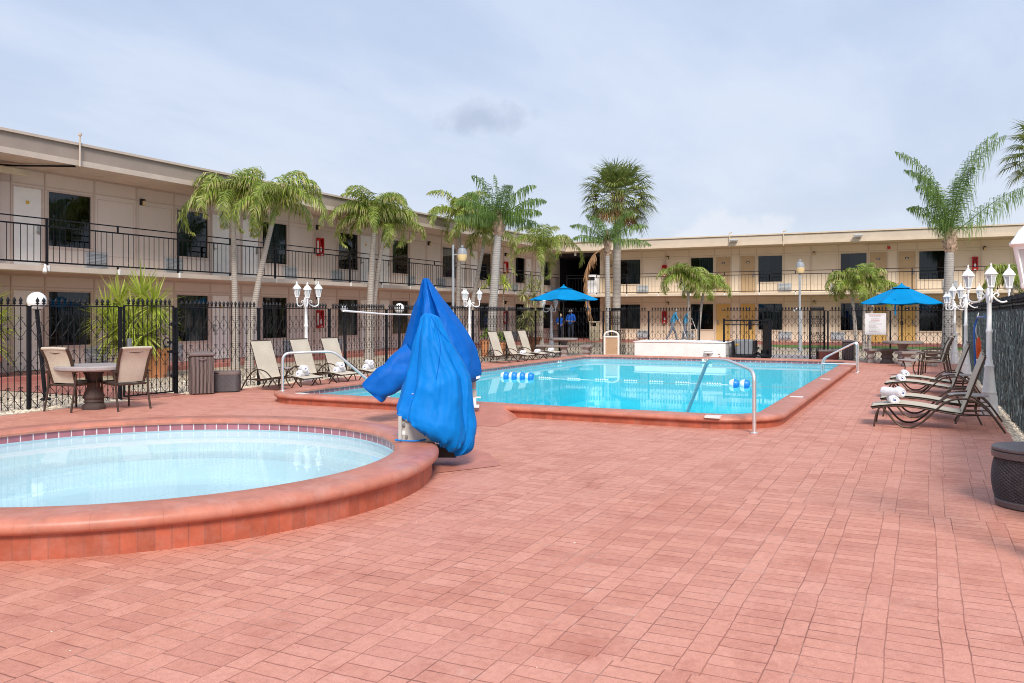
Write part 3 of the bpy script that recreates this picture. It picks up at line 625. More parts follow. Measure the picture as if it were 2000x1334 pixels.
# ================================================================== ground sheets (court with two holes, gravel, walkways, far ground)
def holed(name, mat, outer, holes, z):
    bm = bmesh.new(); es = []
    for loop in [outer] + holes:
        vs = [bm.verts.new((x, y, z)) for x, y in loop]
        for i in range(len(vs)): es.append(bm.edges.new((vs[i], vs[(i+1) % len(vs)])))
    bmesh.ops.triangle_fill(bm, use_beauty=True, use_dissolve=False, edges=es)
    for f in bm.faces:
        if f.normal.z < 0: f.normal_flip()
    me = bpy.data.meshes.new(name); bm.to_mesh(me); bm.free(); me.materials.append(mat)
    o = bpy.data.objects.new(name, me); COL.objects.link(o); return struct(o)
DX0, DX1, DY0, DY1 = -12.0, 30.6, -1.02, 12.72
dk = [(DX0, DY0), (DX1, DY0), (DX1, 10.9), (24.5, DY1+0.1), (16.5, DY1+0.2), (13.2, DY1), (12.0, 12.75), (10.4, 12.75), (8.0, DY1-0.15), (6, DY1-0.5), (DX0, DY1-1.2)]
holed('brick_court', K['paver'], dk, [[(x-nx*0.06, y-ny*0.06) for x, y, nx, ny in MP], [(x-nx*0.08, y-ny*0.08) for x, y, nx, ny in SP]], 0.0)
# gravel sheet lies a hair lower, running round the court
GX0, GX1, GY0, GY1 = -14.0, 47.5, -12.0, 18.7
holed('gravel_bed', K['gravel'], [(GX0, GY0), (GX1, GY0), (GX1, GY1), (GX0, GY1)], [[(DX0+0.3, DY0+0.15), (DX1-0.2, DY0+0.15), (DX1-0.2, 10.7), (24.3, DY1-0.15), (16.5, DY1), (13.2, DY1-0.2), (10.4, DY1-0.2), (8.0, DY1-0.4), (6, DY1-0.8), (DX0+0.3, DY1-1.5)]], -0.008)
holed('ground', K['asphalt'], [(-900, -900), (1500, -900), (1500, 1200), (-900, 1200)], [[(GX0+0.3, GY0+0.3), (GX1-0.3, GY0+0.3), (GX1-0.3, GY1-0.3), (GX0+0.3, GY1-0.3)]], -0.02)
b = MB(); b.sheet([(10.8, 12.76), (12.0, 12.76), (12.0, 14.6), (13.2, 16.2), (13.2, 18.6), (11.0, 18.6), (10.95, 14.5)], 0.004); struct(b.build('garden_path', K['walk']))
b = MB(); b.sheet([(27.62, 2.9), (31.6, 2.9), (34.2, 3.6), (34.2, 7.2), (27.62, 7.2)], 0.005); struct(b.build('concrete_path', K['concrete']))
b = MB(); b.sheet([(41.6, -11), (45.25, -11), (45.25, 7.5), (41.6, 6.3)], 0.0); struct(b.build('lawn', K['grass']))
b = MB(); b.bevbox(-6, 45.3, 18.6, 20.25, -0.05, 0.12, 0.012); struct(b.build('walkway', K['walk']))
b = MB(); b.bevbox(45.32, 47.05, -12, 20.25, -0.05, 0.123, 0.012); struct(b.build('walkway', K['walk']))
b = MB(); b.box(47.07, 54, 17.1, 20.25, -0.05, 0.118); struct(b.build('walkway', K['walk']))
# red ramp that climbs to the kerb where the second lift stands
b = MB()
b.add([(10.35, 5.25, 0.003), (10.35, 7.0, 0.003), (11.42, 6.75, 0.178), (11.42, 5.72, 0.178), (11.70, 5.78, 0.180), (11.70, 6.75, 0.180), (11.36, 5.42, 0.003), (11.36, 6.95, 0.003), (11.70, 5.78, 0.02), (11.70, 6.75, 0.02)],
      [(0, 3, 2, 1), (3, 4, 5, 2), (0, 6, 3), (1, 2, 7), (6, 8, 4, 3), (2, 5, 9, 7)])
struct(b.build('concrete_ramp', K['redpad']))
b = MB(); q = [ground(*p) for p in ((850, 925), (918, 917), (978, 910), (955, 886), (905, 870))]
b.add([(*p, 0.005) for p in q], [(0,1,2,3,4)]); struct(b.build('concrete_pad', K['redpad']))

# loose pebbles that stand proud of the gravel where the picture is close to it, and specks on the court
b = MB(); rr = random.Random(3)
def pebble(x, y, z, s):
    vs = []; a0 = rr.random()*6.28
    for k in range(5):
        a = a0 + k*2*pi/5; q = s*rr.uniform(0.75, 1.2); vs.append((x+q*cos(a), y+q*sin(a), z))
    t = s*rr.uniform(0.35, 0.6)
    vs += [(x+0.35*s*cos(a0+i*2.1), y+0.35*s*sin(a0+i*2.1), z+t) for i in range(3)]
    b.add(vs, [(0,1,5),(1,2,6,5),(2,3,6),(3,4,7,6),(4,0,5,7),(5,6,7)], True)
for _ in range(5200):
    x = rr.uniform(6.0, 18.0); y = 12.75 + abs(rr.gauss(0, 0.9))*1.2
    if 10.7 < x < 12.1 and y > 12.7 or 10.9 < x < 13.3 and y > 14.4: continue
    if y < 18.4: pebble(x, y, -0.008, rr.uniform(0.018, 0.042))
for _ in range(2600):
    x = 8.5 + abs(rr.gauss(0, 6.5)); y = -1.02 - rr.random()**1.4*0.34 + 0.03
    pebble(x, y, -0.006, rr.uniform(0.015, 0.04))
tag(b.build('gravel_stones', M('pebble stone', (0.66, 0.55, 0.42), 0.75, 0.12, 3, island=0.32)), kind='stuff')
b = MB()
for _ in range(48):
    x, y = at_depth(rr.uniform(0, 2000), rr.uniform(3.6, 11)); 
    if (x-SC[0])**2+(y-SC[1])**2 < SR*SR+0.3 or (11.3 < x and 1.6 < y < 10.7) or y < DY0 or y > 12: continue
    pebble(x, y, 0.001, rr.choice([0.003, 0.004, 0.005, 0.007, 0.011]))
tag(b.build('litter', M('pale speck', (0.62, 0.42, 0.34), 0.8, 0.2, island=0.5)), kind='stuff')
# ================================================================== motel wings
FL = (0.12, 2.69)            # floor levels
def building(loc, rz, u0, u1, centres, halves, mats, label, wings):
    """local x runs along the facade, -y is towards the court"""
    root = thing('motel_building', label, 'motel', loc, rz)
    wall, trim, fascia, lip, soffit, doorU, doorL, num = mats
    ops = []                 # openings: kind, x0, x1, z0, z1, storey
    units = []
    for c in centres: units += [(c, -1), (c, 1)]
    units += halves
    panes = []
    for c, s in units:
        for st, f in enumerate(FL):
            a, e = sorted((c + s*1.42, c + s*2.74)); ops.append(('w', a, e, f+0.57, f+2.05, st, s))
            a, e = sorted((c + s*2.84, c + s*3.66)); ops.append(('d', a, e, f, f+2.05, st, s))
    ops = [o for o in ops if o[1] > u0+0.05 and o[2] < u1-0.05]
    # wall skin with the openings left out
    xs = sorted({u0, u1, *[o[1] for o in ops], *[o[2] for o in ops]}); zs = sorted({0.0, 5.19, *[o[3] for o in ops], *[o[4] for o in ops]})
    b = MB()
    for i in range(len(xs)-1):
        for j in range(len(zs)-1):
            mx, mz = (xs[i]+xs[i+1])/2, (zs[j]+zs[j+1])/2
            if any(o[1] < mx < o[2] and o[3] < mz < o[4] for o in ops): continue
            b.add([(xs[i], 0, zs[j]), (xs[i+1], 0, zs[j]), (xs[i+1], 0, zs[j+1]), (xs[i], 0, zs[j+1])], [(0, 1, 2, 3)])
    for x in (u0, u1): b.add([(x, 0, 0), (x, 7.5, 0), (x, 7.5, 5.19), (x, 0, 5.19)], [(0, 1, 2, 3) if x == u1 else (3, 2, 1, 0)])
    b.add([(u0, 7.5, 0), (u1, 7.5, 0), (u1, 7.5, 5.19), (u0, 7.5, 5.19)], [(3, 2, 1, 0)])
    b.build('wall', wall, root)
    b = MB()   # rooms behind the glass
    for k, x0, x1, z0, z1, st, s in ops:
        pass
    b.box(u0+0.05, u1-0.05, 0.62, 0.66, 0.13, 2.5); b.box(u0+0.05, u1-0.05, 0.62, 0.66, 2.72, 5.15); b.box(u0+0.05, u1-0.05, 0.2, 0.6198, 2.50, 2.54); b.build('room_interior', K['room'], root)
    # battens: verticals at unit joints, a rail over the openings, panel outlines
    b = MB()
    for st, f in enumerate(FL):
        top = 2.545 if st == 0 else 5.185
        b.box(u0, u1, -0.016, 0.0, f+2.095, f+2.125)
        for c, s in units:
            for off in (0.0, 1.36, 2.79, 3.69):
                x = c + s*off
                if off == 0.0 and s == -1: continue
                if u0 < x < u1: b.box(x-0.022, x+0.022, -0.020, 0.0, f+0.01, top)
            a, e = sorted((c+s*0.08, c+s*1.26))
            for q in (a, e-0.012): b.box(q, q+0.012, -0.008, 0.0, f+0.42, f+1.98)
            b.box(a, e, -0.008, 0.0, f+1.97, f+1.985)
            b.box(a, c+s*0.9 if s > 0 else e, -0.006, 0.0, f+0.44, f+0.452) if s > 0 else b.box(a+0.35, e, -0.006, 0.0, f+0.44, f+0.452)
        b.box(u0, u1, -0.028, 0.0, top-0.05, top)
    b.build('wall_trim', trim, root)
    # openings
    rnd = random.Random(int(u1*10))
    for k, x0, x1, z0, z1, st, s in ops:
        if k == 'd':
            b = MB(); b.bevbox(x0+0.03, x1-0.03, 0.018, 0.06, z0+0.012, z1-0.03, 0.004)
            dr = b.build('door', doorU if st else doorL, root)
            b = MB(); b.box(x0, x0+0.03, -0.012, 0.07, z0, z1); b.box(x1-0.03, x1, -0.012, 0.07, z0, z1); b.box(x0+0.03, x1-0.03, -0.012, 0.07, z1-0.03, z1)
            b.build('door_frame', trim, dr)
            hx = x0+0.11 if s > 0 else x1-0.11
            b = MB(); b.bevbox(hx-0.035, hx+0.035, -0.008, 0.016, z0+0.88, z0+1.12, 0.006); b.tube([(hx, -0.008, z0+0.93), (hx, -0.05, z0+0.93), (hx+0.11*s, -0.05, z0+0.93)], 0.011, 6)
            b.build('lock', K['lock'], dr)
            mx = (x0+x1)/2
            if num == 'y':
                b = MB(); b.bevbox(mx-0.045, mx+0.045, 0.006, 0.016, z0+1.62, z0+1.70, 0.003); b.build('number_plate', K['yellow'], dr)
            else:
                b = MB(); b.obox((mx, 0.011, z0+1.68), (0.001, 0, 0), (0, 0.004, 0), (0, 0, 0.001))
                b.lathe([(0.0, 0), (0.075, 0.001), (0.078, 0.006), (0.0, 0.009)], 20); 
                b = MB(); vs = []
                for kk in range(20): vs.append((mx+0.095*cos(kk*pi/10), 0.008, z0+1.69+0.055*sin(kk*pi/10)))
                b.add(vs, [tuple(range(20))]); b.build('number_plate', K['black'], dr)
                b = MB(); b.box(mx-0.05, mx+0.05, 0.003, 0.007, z0+1.665, z0+1.705); b.build('number_band', K['white'], dr)
        else:
            b = MB(); fw = 0.045
            b.box(x0, x0+fw, -0.012, 0.09, z0, z1); b.box(x1-fw, x1, -0.012, 0.09, z0, z1); b.box(x0+fw, x1-fw, -0.012, 0.09, z1-fw, z1); b.box(x0-0.02, x1+0.02, -0.03, 0.088, z0-0.02, z0+fw-0.002)
            wn = b.build('window', trim, root)
            b = MB(); b.add([(x0+fw, 0.035, z0+fw), (x1-fw, 0.035, z0+fw), (x1-fw, 0.035, z1-fw), (x0+fw, 0.035, z1-fw)], [(0, 1, 2, 3)])
            b.build('pane', K['glass'], wn)
            b = MB(); side = rnd.random()
            c0, c1 = (x0+0.35*(x1-x0), x1) if side < 0.55 else (x0, x0+rnd.uniform(0.3, 0.55)*(x1-x0))
            ph = rnd.random()*6
            b.grid(lambda u, v: (c0+(c1-c0)*u, 0.16+0.035*sin(u*34+ph)+0.01*sin(u*11), z0-0.05+(z1-z0+0.05)*v), 60, 1)
            b.build('curtain', K['curtain'] if rnd.random() < 0.6 else K['curtainb'], wn)
    # room air conditioners under the windows
    for c, s in units:
        for st, f in enumerate(FL):
            a, e = sorted((c+s*0.98, c+s*1.66))
            if a < u0 or e > u1: continue
            b = MB(); b.bevbox(a, e, -0.055, 0.02, f+0.08, f+0.53, 0.012); ac = b.build('air_conditioner', K['grilleframe'], root)
            b = MB()
            for q in range(9): b.box(a+0.03, e-0.03, -0.066, -0.0555, f+0.115+q*0.043, f+0.140+q*0.043)
            for q in range(1, 4): b.box(a+q*(e-a)/4-0.006, a+q*(e-a)/4+0.006, -0.070, -0.0665, f+0.11, f+0.5)
            b.build('grille', K['grille'], ac)
    # wall lamps by the room dividers
    for c in centres:
        for st, f in enumerate(FL):
            x = c + 0.16
            b = MB(); b.bevbox(x-0.055, x+0.055, -0.09, 0.0, f+1.98, f+2.16, 0.012); b.box(x-0.05, x+0.05, -0.13, -0.09, f+2.10, f+2.15)
            lp = b.build('wall_lamp', K['blackmatte'], root)
            b = MB(); b.lathe([(0.03, 0), (0.042, 0.02), (0.042, 0.11), (0.03, 0.125)], 12, (x+0.005, -0.125, f+1.975)); b.build('lamp_shade', K['amber'], lp)
    return root, ops

def slab_bits(root, u0, u1, mats, v=1.6, depth=9.0, end=False):
    wall, trim, fascia, lip, soffit = mats[:5]
    b = MB(); b.box(u0, u1, -v, -0.001, 2.56, 2.688); b.build('balcony', lip, root)
    b = MB(); b.box(u0, u1, -v+0.03, -0.002, 2.545, 2.5585); b.build('balcony_soffit', soffit, root)
    b = MB(); b.box(u0, u1, -v+0.06, depth, 5.20, 5.70); b.box(u0, u1, -v+0.045, -v+0.059, 5.31, 5.655)
    rf = b.build('roof', fascia, root)
    b = MB(); b.box(u0, u1, -v, -v+0.044, 5.175, 5.31); b.build('fascia_lip', lip, rf)
    b = MB(); b.box(u0, u1, -v-0.02, -v+0.05, 5.672, 5.735); b.box(u0, u1, -v+0.05, depth, 5.7005, 5.72); b.build('roof_edge', lip, rf)
    b = MB(); b.box(u0, u1, -v+0.02, -v+0.058, 5.656, 5.671); b.build('drip_edge', K['frameL'], rf)
    b = MB(); b.box(u0, u1, -v+0.062, -0.002, 5.188, 5.199)
    x = u0 + 0.7
    while x < u1: b.box(x-0.008, x+0.008, -v+0.07, -0.01, 5.183, 5.1875); x += 1.22
    b.build('soffit', soffit, rf)
def railing_bay(root, u0, u1, v, n):
    """full post at u0, stub post half way, balusters between"""
    y = -v + 0.05
    b = MB()
    b.box(u0, u1, y-0.016, y+0.016, 3.785, 3.812); b.box(u0, u1, y-0.020, y+0.020, 3.612, 3.645); b.box(u0, u1, y-0.02, y+0.02, 2.752, 2.788)
    for i in range(1, 2*n):
        if i == n: continue
        x = u0 + (u1-u0)*i/(2*n); b.box(x-0.006, x+0.006, y-0.006, y+0.006, 2.788, 3.612)
    rl = b.build('railing', K['black'], root)
    b = MB(); b.box(u0-0.024, u0+0.024, y-0.024, y+0.024, 2.69, 3.80); b.build('post', K['black'], rl)
    m = (u0+u1)/2; b = MB(); b.box(m-0.017, m+0.017, y-0.017, y+0.017, 3.645, 3.785); b.box(m-0.017, m+0.017, y-0.017, y+0.017, 2.69, 2.752); b.build('stub_post', K['black'], rl)
    for x in (u0, m):
        b = MB(); b.box(x-0.022, x+0.022, y-0.072, y-0.05, 2.56, 2.70); b.build('bracket', K['white'], rl)

mL = (K['wallL'], K['trimL'], K['fasciaL'], K['lipL'], K['soffitL'], K['doorL'], K['doorL'], 'y')
mR = (K['wallR'], K['trimR'], K['fasciaR'], K['lipR'], K['soffitR'], K['doorR'], K['doorRl'], 'b')
P_ = 7.82
cL = [17.1 + P_*k for k in range(-1, 4)]
left, opsL = building((0, 20.2, 0), 0, 5.0, 48.3, cL, [(48.38, -1)], mL, 'long taupe two storey motel wing with white doors on the left', None)
slab_bits(left, 5.0, 45.36, mL)
for k in range(-2, 8):
    a = 13.26 + 3.92*k; e = min(a+3.92, 45.38); railing_bay(left, a, e, 1.6, 12)
RY = 17.1
cR = [3.91 + P_*k for k in range(0, 3)]
right, opsR = building((47.0, RY, 0), -pi/2, 0.0, 27.4, cR, [], mR, 'cream two storey motel wing with tan doors facing the pool', None)
slab_bits(right, -3.1, 27.4, mR)
for k in range(0, 8):
    a = -1.45 + 3.6*k; railing_bay(right, a, a+3.6, 1.6, 10)
# the breezeway between the wings: end walls with deep shade put into their near-black colour, stair side panel, dark back
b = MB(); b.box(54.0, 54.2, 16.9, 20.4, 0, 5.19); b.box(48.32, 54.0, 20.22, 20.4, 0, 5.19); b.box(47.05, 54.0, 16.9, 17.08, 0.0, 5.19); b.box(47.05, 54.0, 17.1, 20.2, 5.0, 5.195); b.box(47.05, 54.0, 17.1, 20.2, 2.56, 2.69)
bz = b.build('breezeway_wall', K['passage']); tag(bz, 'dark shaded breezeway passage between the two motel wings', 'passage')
# maroon pier at the near end of the left wing
b = MB(); b.bevbox(12.2, 12.87, -0.35, 0.0, 0.12, 2.54, 0.01); b.bevbox(12.2, 12.87, -0.35, 0.0, 2.692, 5.18, 0.01); b.build('pier', K['maroon'], left)
# roof pipes, cable and emergency light at the near end
b = MB(); b.tube([(14.05, -1.66, 5.15), (14.05, -1.66, 5.9)], 0.022, 8); b.tube([(14.05, -1.66, 5.9), (14.05, -1.66, 5.96)], 0.045, 8); b.build('vent_pipe', K['lipL'], left)
b = MB(); b.tube([(12.9, -0.25, 5.12), (13.3, -0.6, 5.13), (14.0, -1.55, 5.16)], 0.022, 6); b.tube([(12.9, -0.3, 5.09), (13.35, -0.75, 5.12), (14.0, -1.58, 5.14)], 0.012, 6); b.build('cable', K['black'], left)
b = MB(); b.bevbox(12.6, 13.5, -0.62, -0.46, 4.90, 5.06, 0.02); b.build('emergency_light', K['beige'], left)
b = MB(); b.tube([(13.16, -1.63, 2.70), (13.12, -1.68, 2.60)], 0.03, 8); b.tube([(13.12, -1.68, 2.6), (13.08, -1.72, 2.52)], 0.045, 8); b.build('spot_lamp', K['white'], left)
for px in (1434, 1676):
    u = RY - on_x(px, 45.35)
    b = MB(); b.bevbox(u-0.2, u+0.2, -1.95, -1.62, 5.42, 5.50, 0.02); b.tube([(u, -1.8, 5.42), (u, -1.62, 5.36)], 0.03, 6); b.box(u-0.18, u+0.18, -1.93, -1.65, 5.395, 5.419)
    b.build('flood_lamp', K['grilleframe'], right)
for u, z in ((RY-on_x(1424, 45.35), 5.85), (RY-on_x(1530, 45.35), 5.83)):
    b = MB(); b.tube([(u, -1.63, 5.1), (u, -1.63, z)], 0.02, 6); b.tube([(u, -1.63, z), (u+0.15, -1.63, z+0.03)], 0.035, 6); b.build('vent_pipe', K['lipR'], right)
u = RY - on_x(1118, 45.4); b = MB(); b.bevbox(u-0.05, u+0.05, -1.2, -1.1, 4.95, 5.185, 0.01); b.build('soffit_lamp', K['white'], right)

u = RY - on_x(1736, 47.0); b = MB(); b.bevbox(u-0.07, u+0.07, -0.06, -0.02, 4.86, 5.0, 0.015); b.build('alarm_bell', K['red'], right)
b = MB(); b.tube([(RY-on_x(1690, 47.0), -0.05, 5.10), (u-0.06, -0.05, 5.10), (u, -0.05, 4.98)], 0.014, 6); b.build('conduit', K['trimR'], right)
vx, vy = at_depth(1158, 49.0)
t = thing('ice_cabinet', 'white cabinet standing in the shaded upper corner of the wings', 'cabinet', (vx, vy, 2.69), -pi/2)
b = MB(); b.bevbox(-0.32, 0.32, -0.3, 0.3, 0.0, 1.15, 0.02); b.build('body', K['white'], t); b = MB(); b.bevbox(-0.22, 0.22, -0.315, -0.301, 0.82, 1.02, 0.004); b.build('hatch', K['blackmatte'], t)
# fire extinguisher cabinets (hang on the walls)
def extinguisher():
    t = thing('fire_cabinet', 'x', 'extinguisher cabinet')
    b = MB(); b.box(-0.13, 0.13, -0.16, 0.0, 0.62, 0.66); b.box(-0.13, 0.13, -0.16, 0.0, 0.0, 0.04); b.box(-0.13, -0.09, -0.16, 0.0, 0.04, 0.62); b.box(0.09, 0.13, -0.16, 0.0, 0.04, 0.62); b.box(-0.09, 0.09, -0.01, 0.0, 0.04, 0.62)
    b.box(-0.09, 0.09, -0.158, -0.14, 0.04, 0.14)
    b.build('case', K['red'], t)
    b = MB(); b.lathe([(0.05, 0.0), (0.055, 0.02), (0.055, 0.34), (0.03, 0.40), (0.018, 0.42), (0.018, 0.46)], 14, (0, -0.08, 0.05)); cy = b.build('extinguisher', K['red'], t)
    b = MB(); b.lathe([(0.0561, 0.0), (0.0561, 0.16)], 14, (0, -0.08, 0.16)); b.build('paper_label', K['white'], cy)
    b = MB(); b.box(-0.05, 0.05, -0.165, -0.161, 0.02, 0.07); b.box(-0.132, -0.1305, -0.12, -0.04, 0.1, 0.55); b.build('lettering_strip', K['white'], t)
    return t
ex0 = extinguisher()
spots = [((25.16, 20.17, FL[1]+1.02), 0, 'red fire extinguisher cabinet on the taupe upper wall between two palms'),
 ((25.16, 20.17, FL[0]+0.93), 0, 'red fire extinguisher cabinet on the lower taupe wall behind white lantern'),
 ((40.66, 20.17, FL[1]+1.02), 0, 'red fire extinguisher cabinet on upper taupe wall near the corner'),
 ((40.66, 20.17, FL[0]+0.93), 0, 'red fire extinguisher cabinet on lower taupe wall above the loungers'),
 ((46.97, on_x(1299, 47), FL[1]+1.0), -pi/2, 'red fire extinguisher cabinet on cream upper wall beside the small palms'),
 ((46.97, on_x(1299, 47), FL[0]+0.95), -pi/2, 'red fire extinguisher cabinet on cream lower wall near walking people'),
 ((46.97, on_x(1904, 47), FL[1]+1.0), -pi/2, 'red fire extinguisher cabinet on cream upper wall above lanterns')]
for i, (l, rz, lab) in enumerate(spots):
    if i == 0: ex0.location = l; ex0.rotation_euler = (0, 0, rz); ex0['label'] = lab; ex0['group'] = 'extinguisher cabinets on the walls'
    else: dup(ex0, l, rz, lab, 'extinguisher cabinets on the walls')
# ================================================================== wrought iron fence
PITCH = 0.108
def scroll_motif(b, x, zt, zb, p=PITCH, r=0.0056):
    """one pair of bars: curled scrolls that spring from the bar at x and meet the neighbours half way down"""
    zm = (zt+zb)/2
    for sx in (-1, 1):
        for sz, ze in ((1, zt), (-1, zb)):
            h = abs(ze-zm)
            pts = [(x+sx*p, zm), (x+sx*p*0.92, zm+sz*h*0.18), (x+sx*p*0.62, zm+sz*h*0.36), (x+sx*p*0.60, zm+sz*h*0.47), (x+sx*p*0.30, zm+sz*h*0.62), (x+sx*p*0.06, zm+sz*h*0.82),
                   (x+sx*p*0.10, zm+sz*h*0.99), (x+sx*p*0.28, zm+sz*h*1.02), (x+sx*p*0.38, zm+sz*h*0.92), (x+sx*p*0.30, zm+sz*h*0.84)]
            b.tube([(q[0], 0.0, q[1]) for q in pts], r, 4, caps=False)
MOTIFS = ((1.495, 1.13), (0.925, 0.56), (0.36, 0.01))
def fence_panel_mesh(L, seed=0, spear=True):
    b = MB(); n = max(2, int(round(L/PITCH))); p = L/n; rr = random.Random(seed)
    b.box(0, L, -0.013, 0.013, 1.668, 1.688)
    for i in range(1, n):
        x = i*p
        b.box(x-0.0047, x+0.0047, -0.0047, 0.0047, 0.02, 1.665)
        if spear and rr.random() > 0.05:
            b.lathe([(0.010, 0), (0.010, 0.012), (0.030, 0.022), (0.030, 0.03), (0.016, 0.040), (0.020, 0.055), (0.035, 0.062), (0.026, 0.09), (0.010, 0.115), (0.0, 0.135)], 6, (x, 0, 1.69))
        for z in (1.31, 0.745, 0.19): b.box(x-0.010, x+0.010, -0.009, 0.009, z-0.016, z+0.016)
        if i % 2 == 1 or i == n-1 and False:
            for zt, zb in MOTIFS: scroll_motif(b, x, zt, zb, p)
    return b
PC = {}
def fence_run(name, label, pts_from, ang, posts, bays, cat='iron fence', z0=0.0):
    """root at the first post, local x along the run; bays are (start, end)"""
    root = thing(name, label, cat, (*pts_from, z0), ang)
    for s in posts:
        b = MB(); b.box(-0.027, 0.027, -0.027, 0.027, -0.05, 1.66); b.box(-0.031, 0.031, -0.031, 0.031, 1.66, 1.675)
        o = b.build('post', K['black'], root); o.location = (s, 0.0, 0)
    for s, e in bays:
        L = round(e-s-0.072, 3)
        if L not in PC:
            o = fence_panel_mesh(L, len(PC)).build('fence_panel', K['black'], root); PC[L] = o.data
        else:
            o = bpy.data.objects.new('fence_panel', PC[L]); COL.objects.link(o); o.parent = root
        o.location = (s+0.036, 0, 0)
    return root
FY, FXR, RYF = 13.1, 31.3, -1.15
# left run, before and after the gate
fence_run('iron_fence', 'black wrought iron fence left of the gate behind patio chairs', (1.8, FY), 0, [0, 2.4, 4.8, 7.2, 8.94], [(0, 2.4), (2.4, 4.8), (4.8, 7.2), (7.2, 8.94)])
lp = [0, 2.28, 4.73, 7.18, 9.63, 12.08, 14.53, 16.98, 19.28]
fence_run('iron_fence', 'long black wrought iron fence with spear tops behind the left loungers', (12.02, FY), 0, lp, list(zip(lp[:-1], lp[1:])))
# gate with latch, lock box and mesh screen
gt = thing('iron_gate', 'black wrought iron gate with lock box and round latch left of brown bin', 'gate', (10.74, FY, 0), 0)
o = fence_panel_mesh(1.14, 77).build('gate_panel', K['black'], gt); o.location = (0.08, 0, 0.02)
b = MB(); b.box(0.075, 0.10, -0.018, 0.018, 0.04, 1.69); b.box(1.20, 1.225, -0.018, 0.018, 0.04, 1.69); b.box(0.10, 1.20, -0.014, 0.014, 0.035, 0.06); b.build('gate_frame', K['black'], gt)
b = MB(); b.bevbox(0.11, 0.20, -0.07, -0.02, 0.78, 1.10, 0.01); lk = b.build('lock', K['lock'], gt)
b = MB(); b.tube([(0.15, -0.07, 0.86), (0.15, -0.11, 0.86), (0.28, -0.11, 0.86)], 0.012, 6); b.build('handle', K['steel'], lk)
b = MB()
for z in (1.0, 0.82): b.box(1.08, 1.25, -0.03, 0.03, z-0.02 if z == 1.0 else z-0.02, z+0.02)
b.tube([(1.03+0.09*cos(t), -0.03, 1.0+0.09*sin(t)) for t in [k*pi/4 for k in range(9)]], 0.012, 5, caps=False); b.build('latch', K['black'], gt)
for z in (0.35, 0.82, 1.35):
    b = MB(); b.bevbox(1.16, 1.29, -0.035, 0.035, z-0.035, z+0.035, 0.008); b.build('hinge', K['black'], gt)
b = MB()
for i in range(13):
    b.tube([(-0.5+i*0.045, -0.02, 0.65), (-0.5+i*0.045, -0.02, 1.05)], 0.003, 4)
for j in range(9):
    b.tube([(-0.5, -0.024, 0.65+j*0.05), (0.04, -0.024, 0.65+j*0.05)], 0.003, 4)
b.build('mesh_screen', K['black'], gt)
# far run across the court
ff = [0, 1.85, 3.67, 5.6, 7.9, 10.08, 12.06, 14.25]
fence_run('iron_fence', 'black wrought iron fence with spear tops at the far end of the pool', (FXR, FY), -pi/2, ff, [(0, 1.85), (1.85, 3.67), (5.6+0.9, 7.9), (7.9, 10.08), (10.08, 12.06), (12.06, 14.25)] + [(3.67, 5.6)])
fence_run('iron_gate', 'open iron gate leaf seen edge on beside the cream litter bin', (31.35, 10.35), radians(38), [1.9], [(0, 1.9)], 'gate')
# right run with dark green slats woven through it
rp = [0, 2.45, 4.9, 7.35, 9.8, 12.25, 14.7, 17.15, 19.6, 22.05, 24.5]
rf = fence_run('iron_fence', 'black iron fence with dark green slats behind the right lounge chairs', (FXR-0.05, RYF), pi, rp, list(zip(rp[:-1], rp[1:])))
sm = None
for s, e in zip(rp[:-1], rp[1:]):
    if sm is None:
        b = MB(); rr = random.Random(5); x = 0.04
        while x < 2.40:
            y = -0.040 + rr.uniform(-0.006, 0.006); wv = 0.017; t = rr.uniform(-0.2, 0.2)
            z1 = 1.60 + rr.uniform(-0.02, 0.02)
            zb = 0.05
            while zb < z1-0.05:
                ze = min(z1, zb+rr.uniform(0.12, 0.32))
                if rr.random() > 0.22: b.obox((x, y+rr.uniform(-0.008, 0.008), (zb+ze)/2), (wv*cos(t), wv*sin(t), 0), (-0.0015*sin(t), 0.0015*cos(t), 0), (0, 0, (ze-zb)/2-0.012)); zb = ze
            x += 0.058
        o = b.build('slat_screen', K['slat'], rf); sm = o.data
        b = MB()
        for i in range(-8, 13):
            x0 = i*0.19
            for sg in (1, -1):
                a = (x0, 0.05); L = 1.55; q = [(x0 + (sg*L*k/8 if sg > 0 else L - L*k/8), 0.052 + 0.003*sg, 0.06 + L*k/8) for k in range(9)]
                q = [p for p in q if 0.02 < p[0] < 2.42]
                if len(q) > 1: b.tube(q, 0.0028, 3, caps=False)
        o2 = b.build('chain_link', K['wire'], rf); wm = o2.data
    else:
        o = bpy.data.objects.new('slat_screen', sm); COL.objects.link(o); o.parent = rf
        o2 = bpy.data.objects.new('chain_link', wm); COL.objects.link(o2); o2.parent = rf
    o.location = (s, 0, 0); o2.location = (s, -0.112, 0)
# low picket enclosure with open gate round the pump
pk = thing('picket_gate', 'low black picket enclosure in front of the grey pump', 'gate', (30.0, 6.32, 0), -pi/2)
b = MB(); b.box(0, 1.55, -0.018, 0.018, 1.32, 1.36); b.box(0, 1.55, -0.014, 0.014, 1.18, 1.205); b.box(0, 1.55, -0.014, 0.014, 0.08, 0.11)
for i in range(1, 11): b.box(i*0.141-0.009, i*0.141+0.009, -0.009, 0.009, 0.08, 1.34)
b.build('picket_panel', K['black'], pk)
for x in (0, 1.55):
    b = MB(); b.box(x-0.03, x+0.03, -0.03, 0.03, 0, 1.40); b.build('post', K['black'], pk)
b = MB(); b.bevbox(0.86, 0.95, -0.05, 0.02, 1.02, 1.32, 0.01); b.build('latch', K['black'], pk)
g2 = thing('picket_gate', 'dense black gate panel standing open beside the grey pump', 'gate', (30.05, 4.72, 0), radians(21))
b = MB()
for i in range(14): b.box(i*0.1, i*0.1+0.03, -0.012, 0.012, 0.1, 1.38)
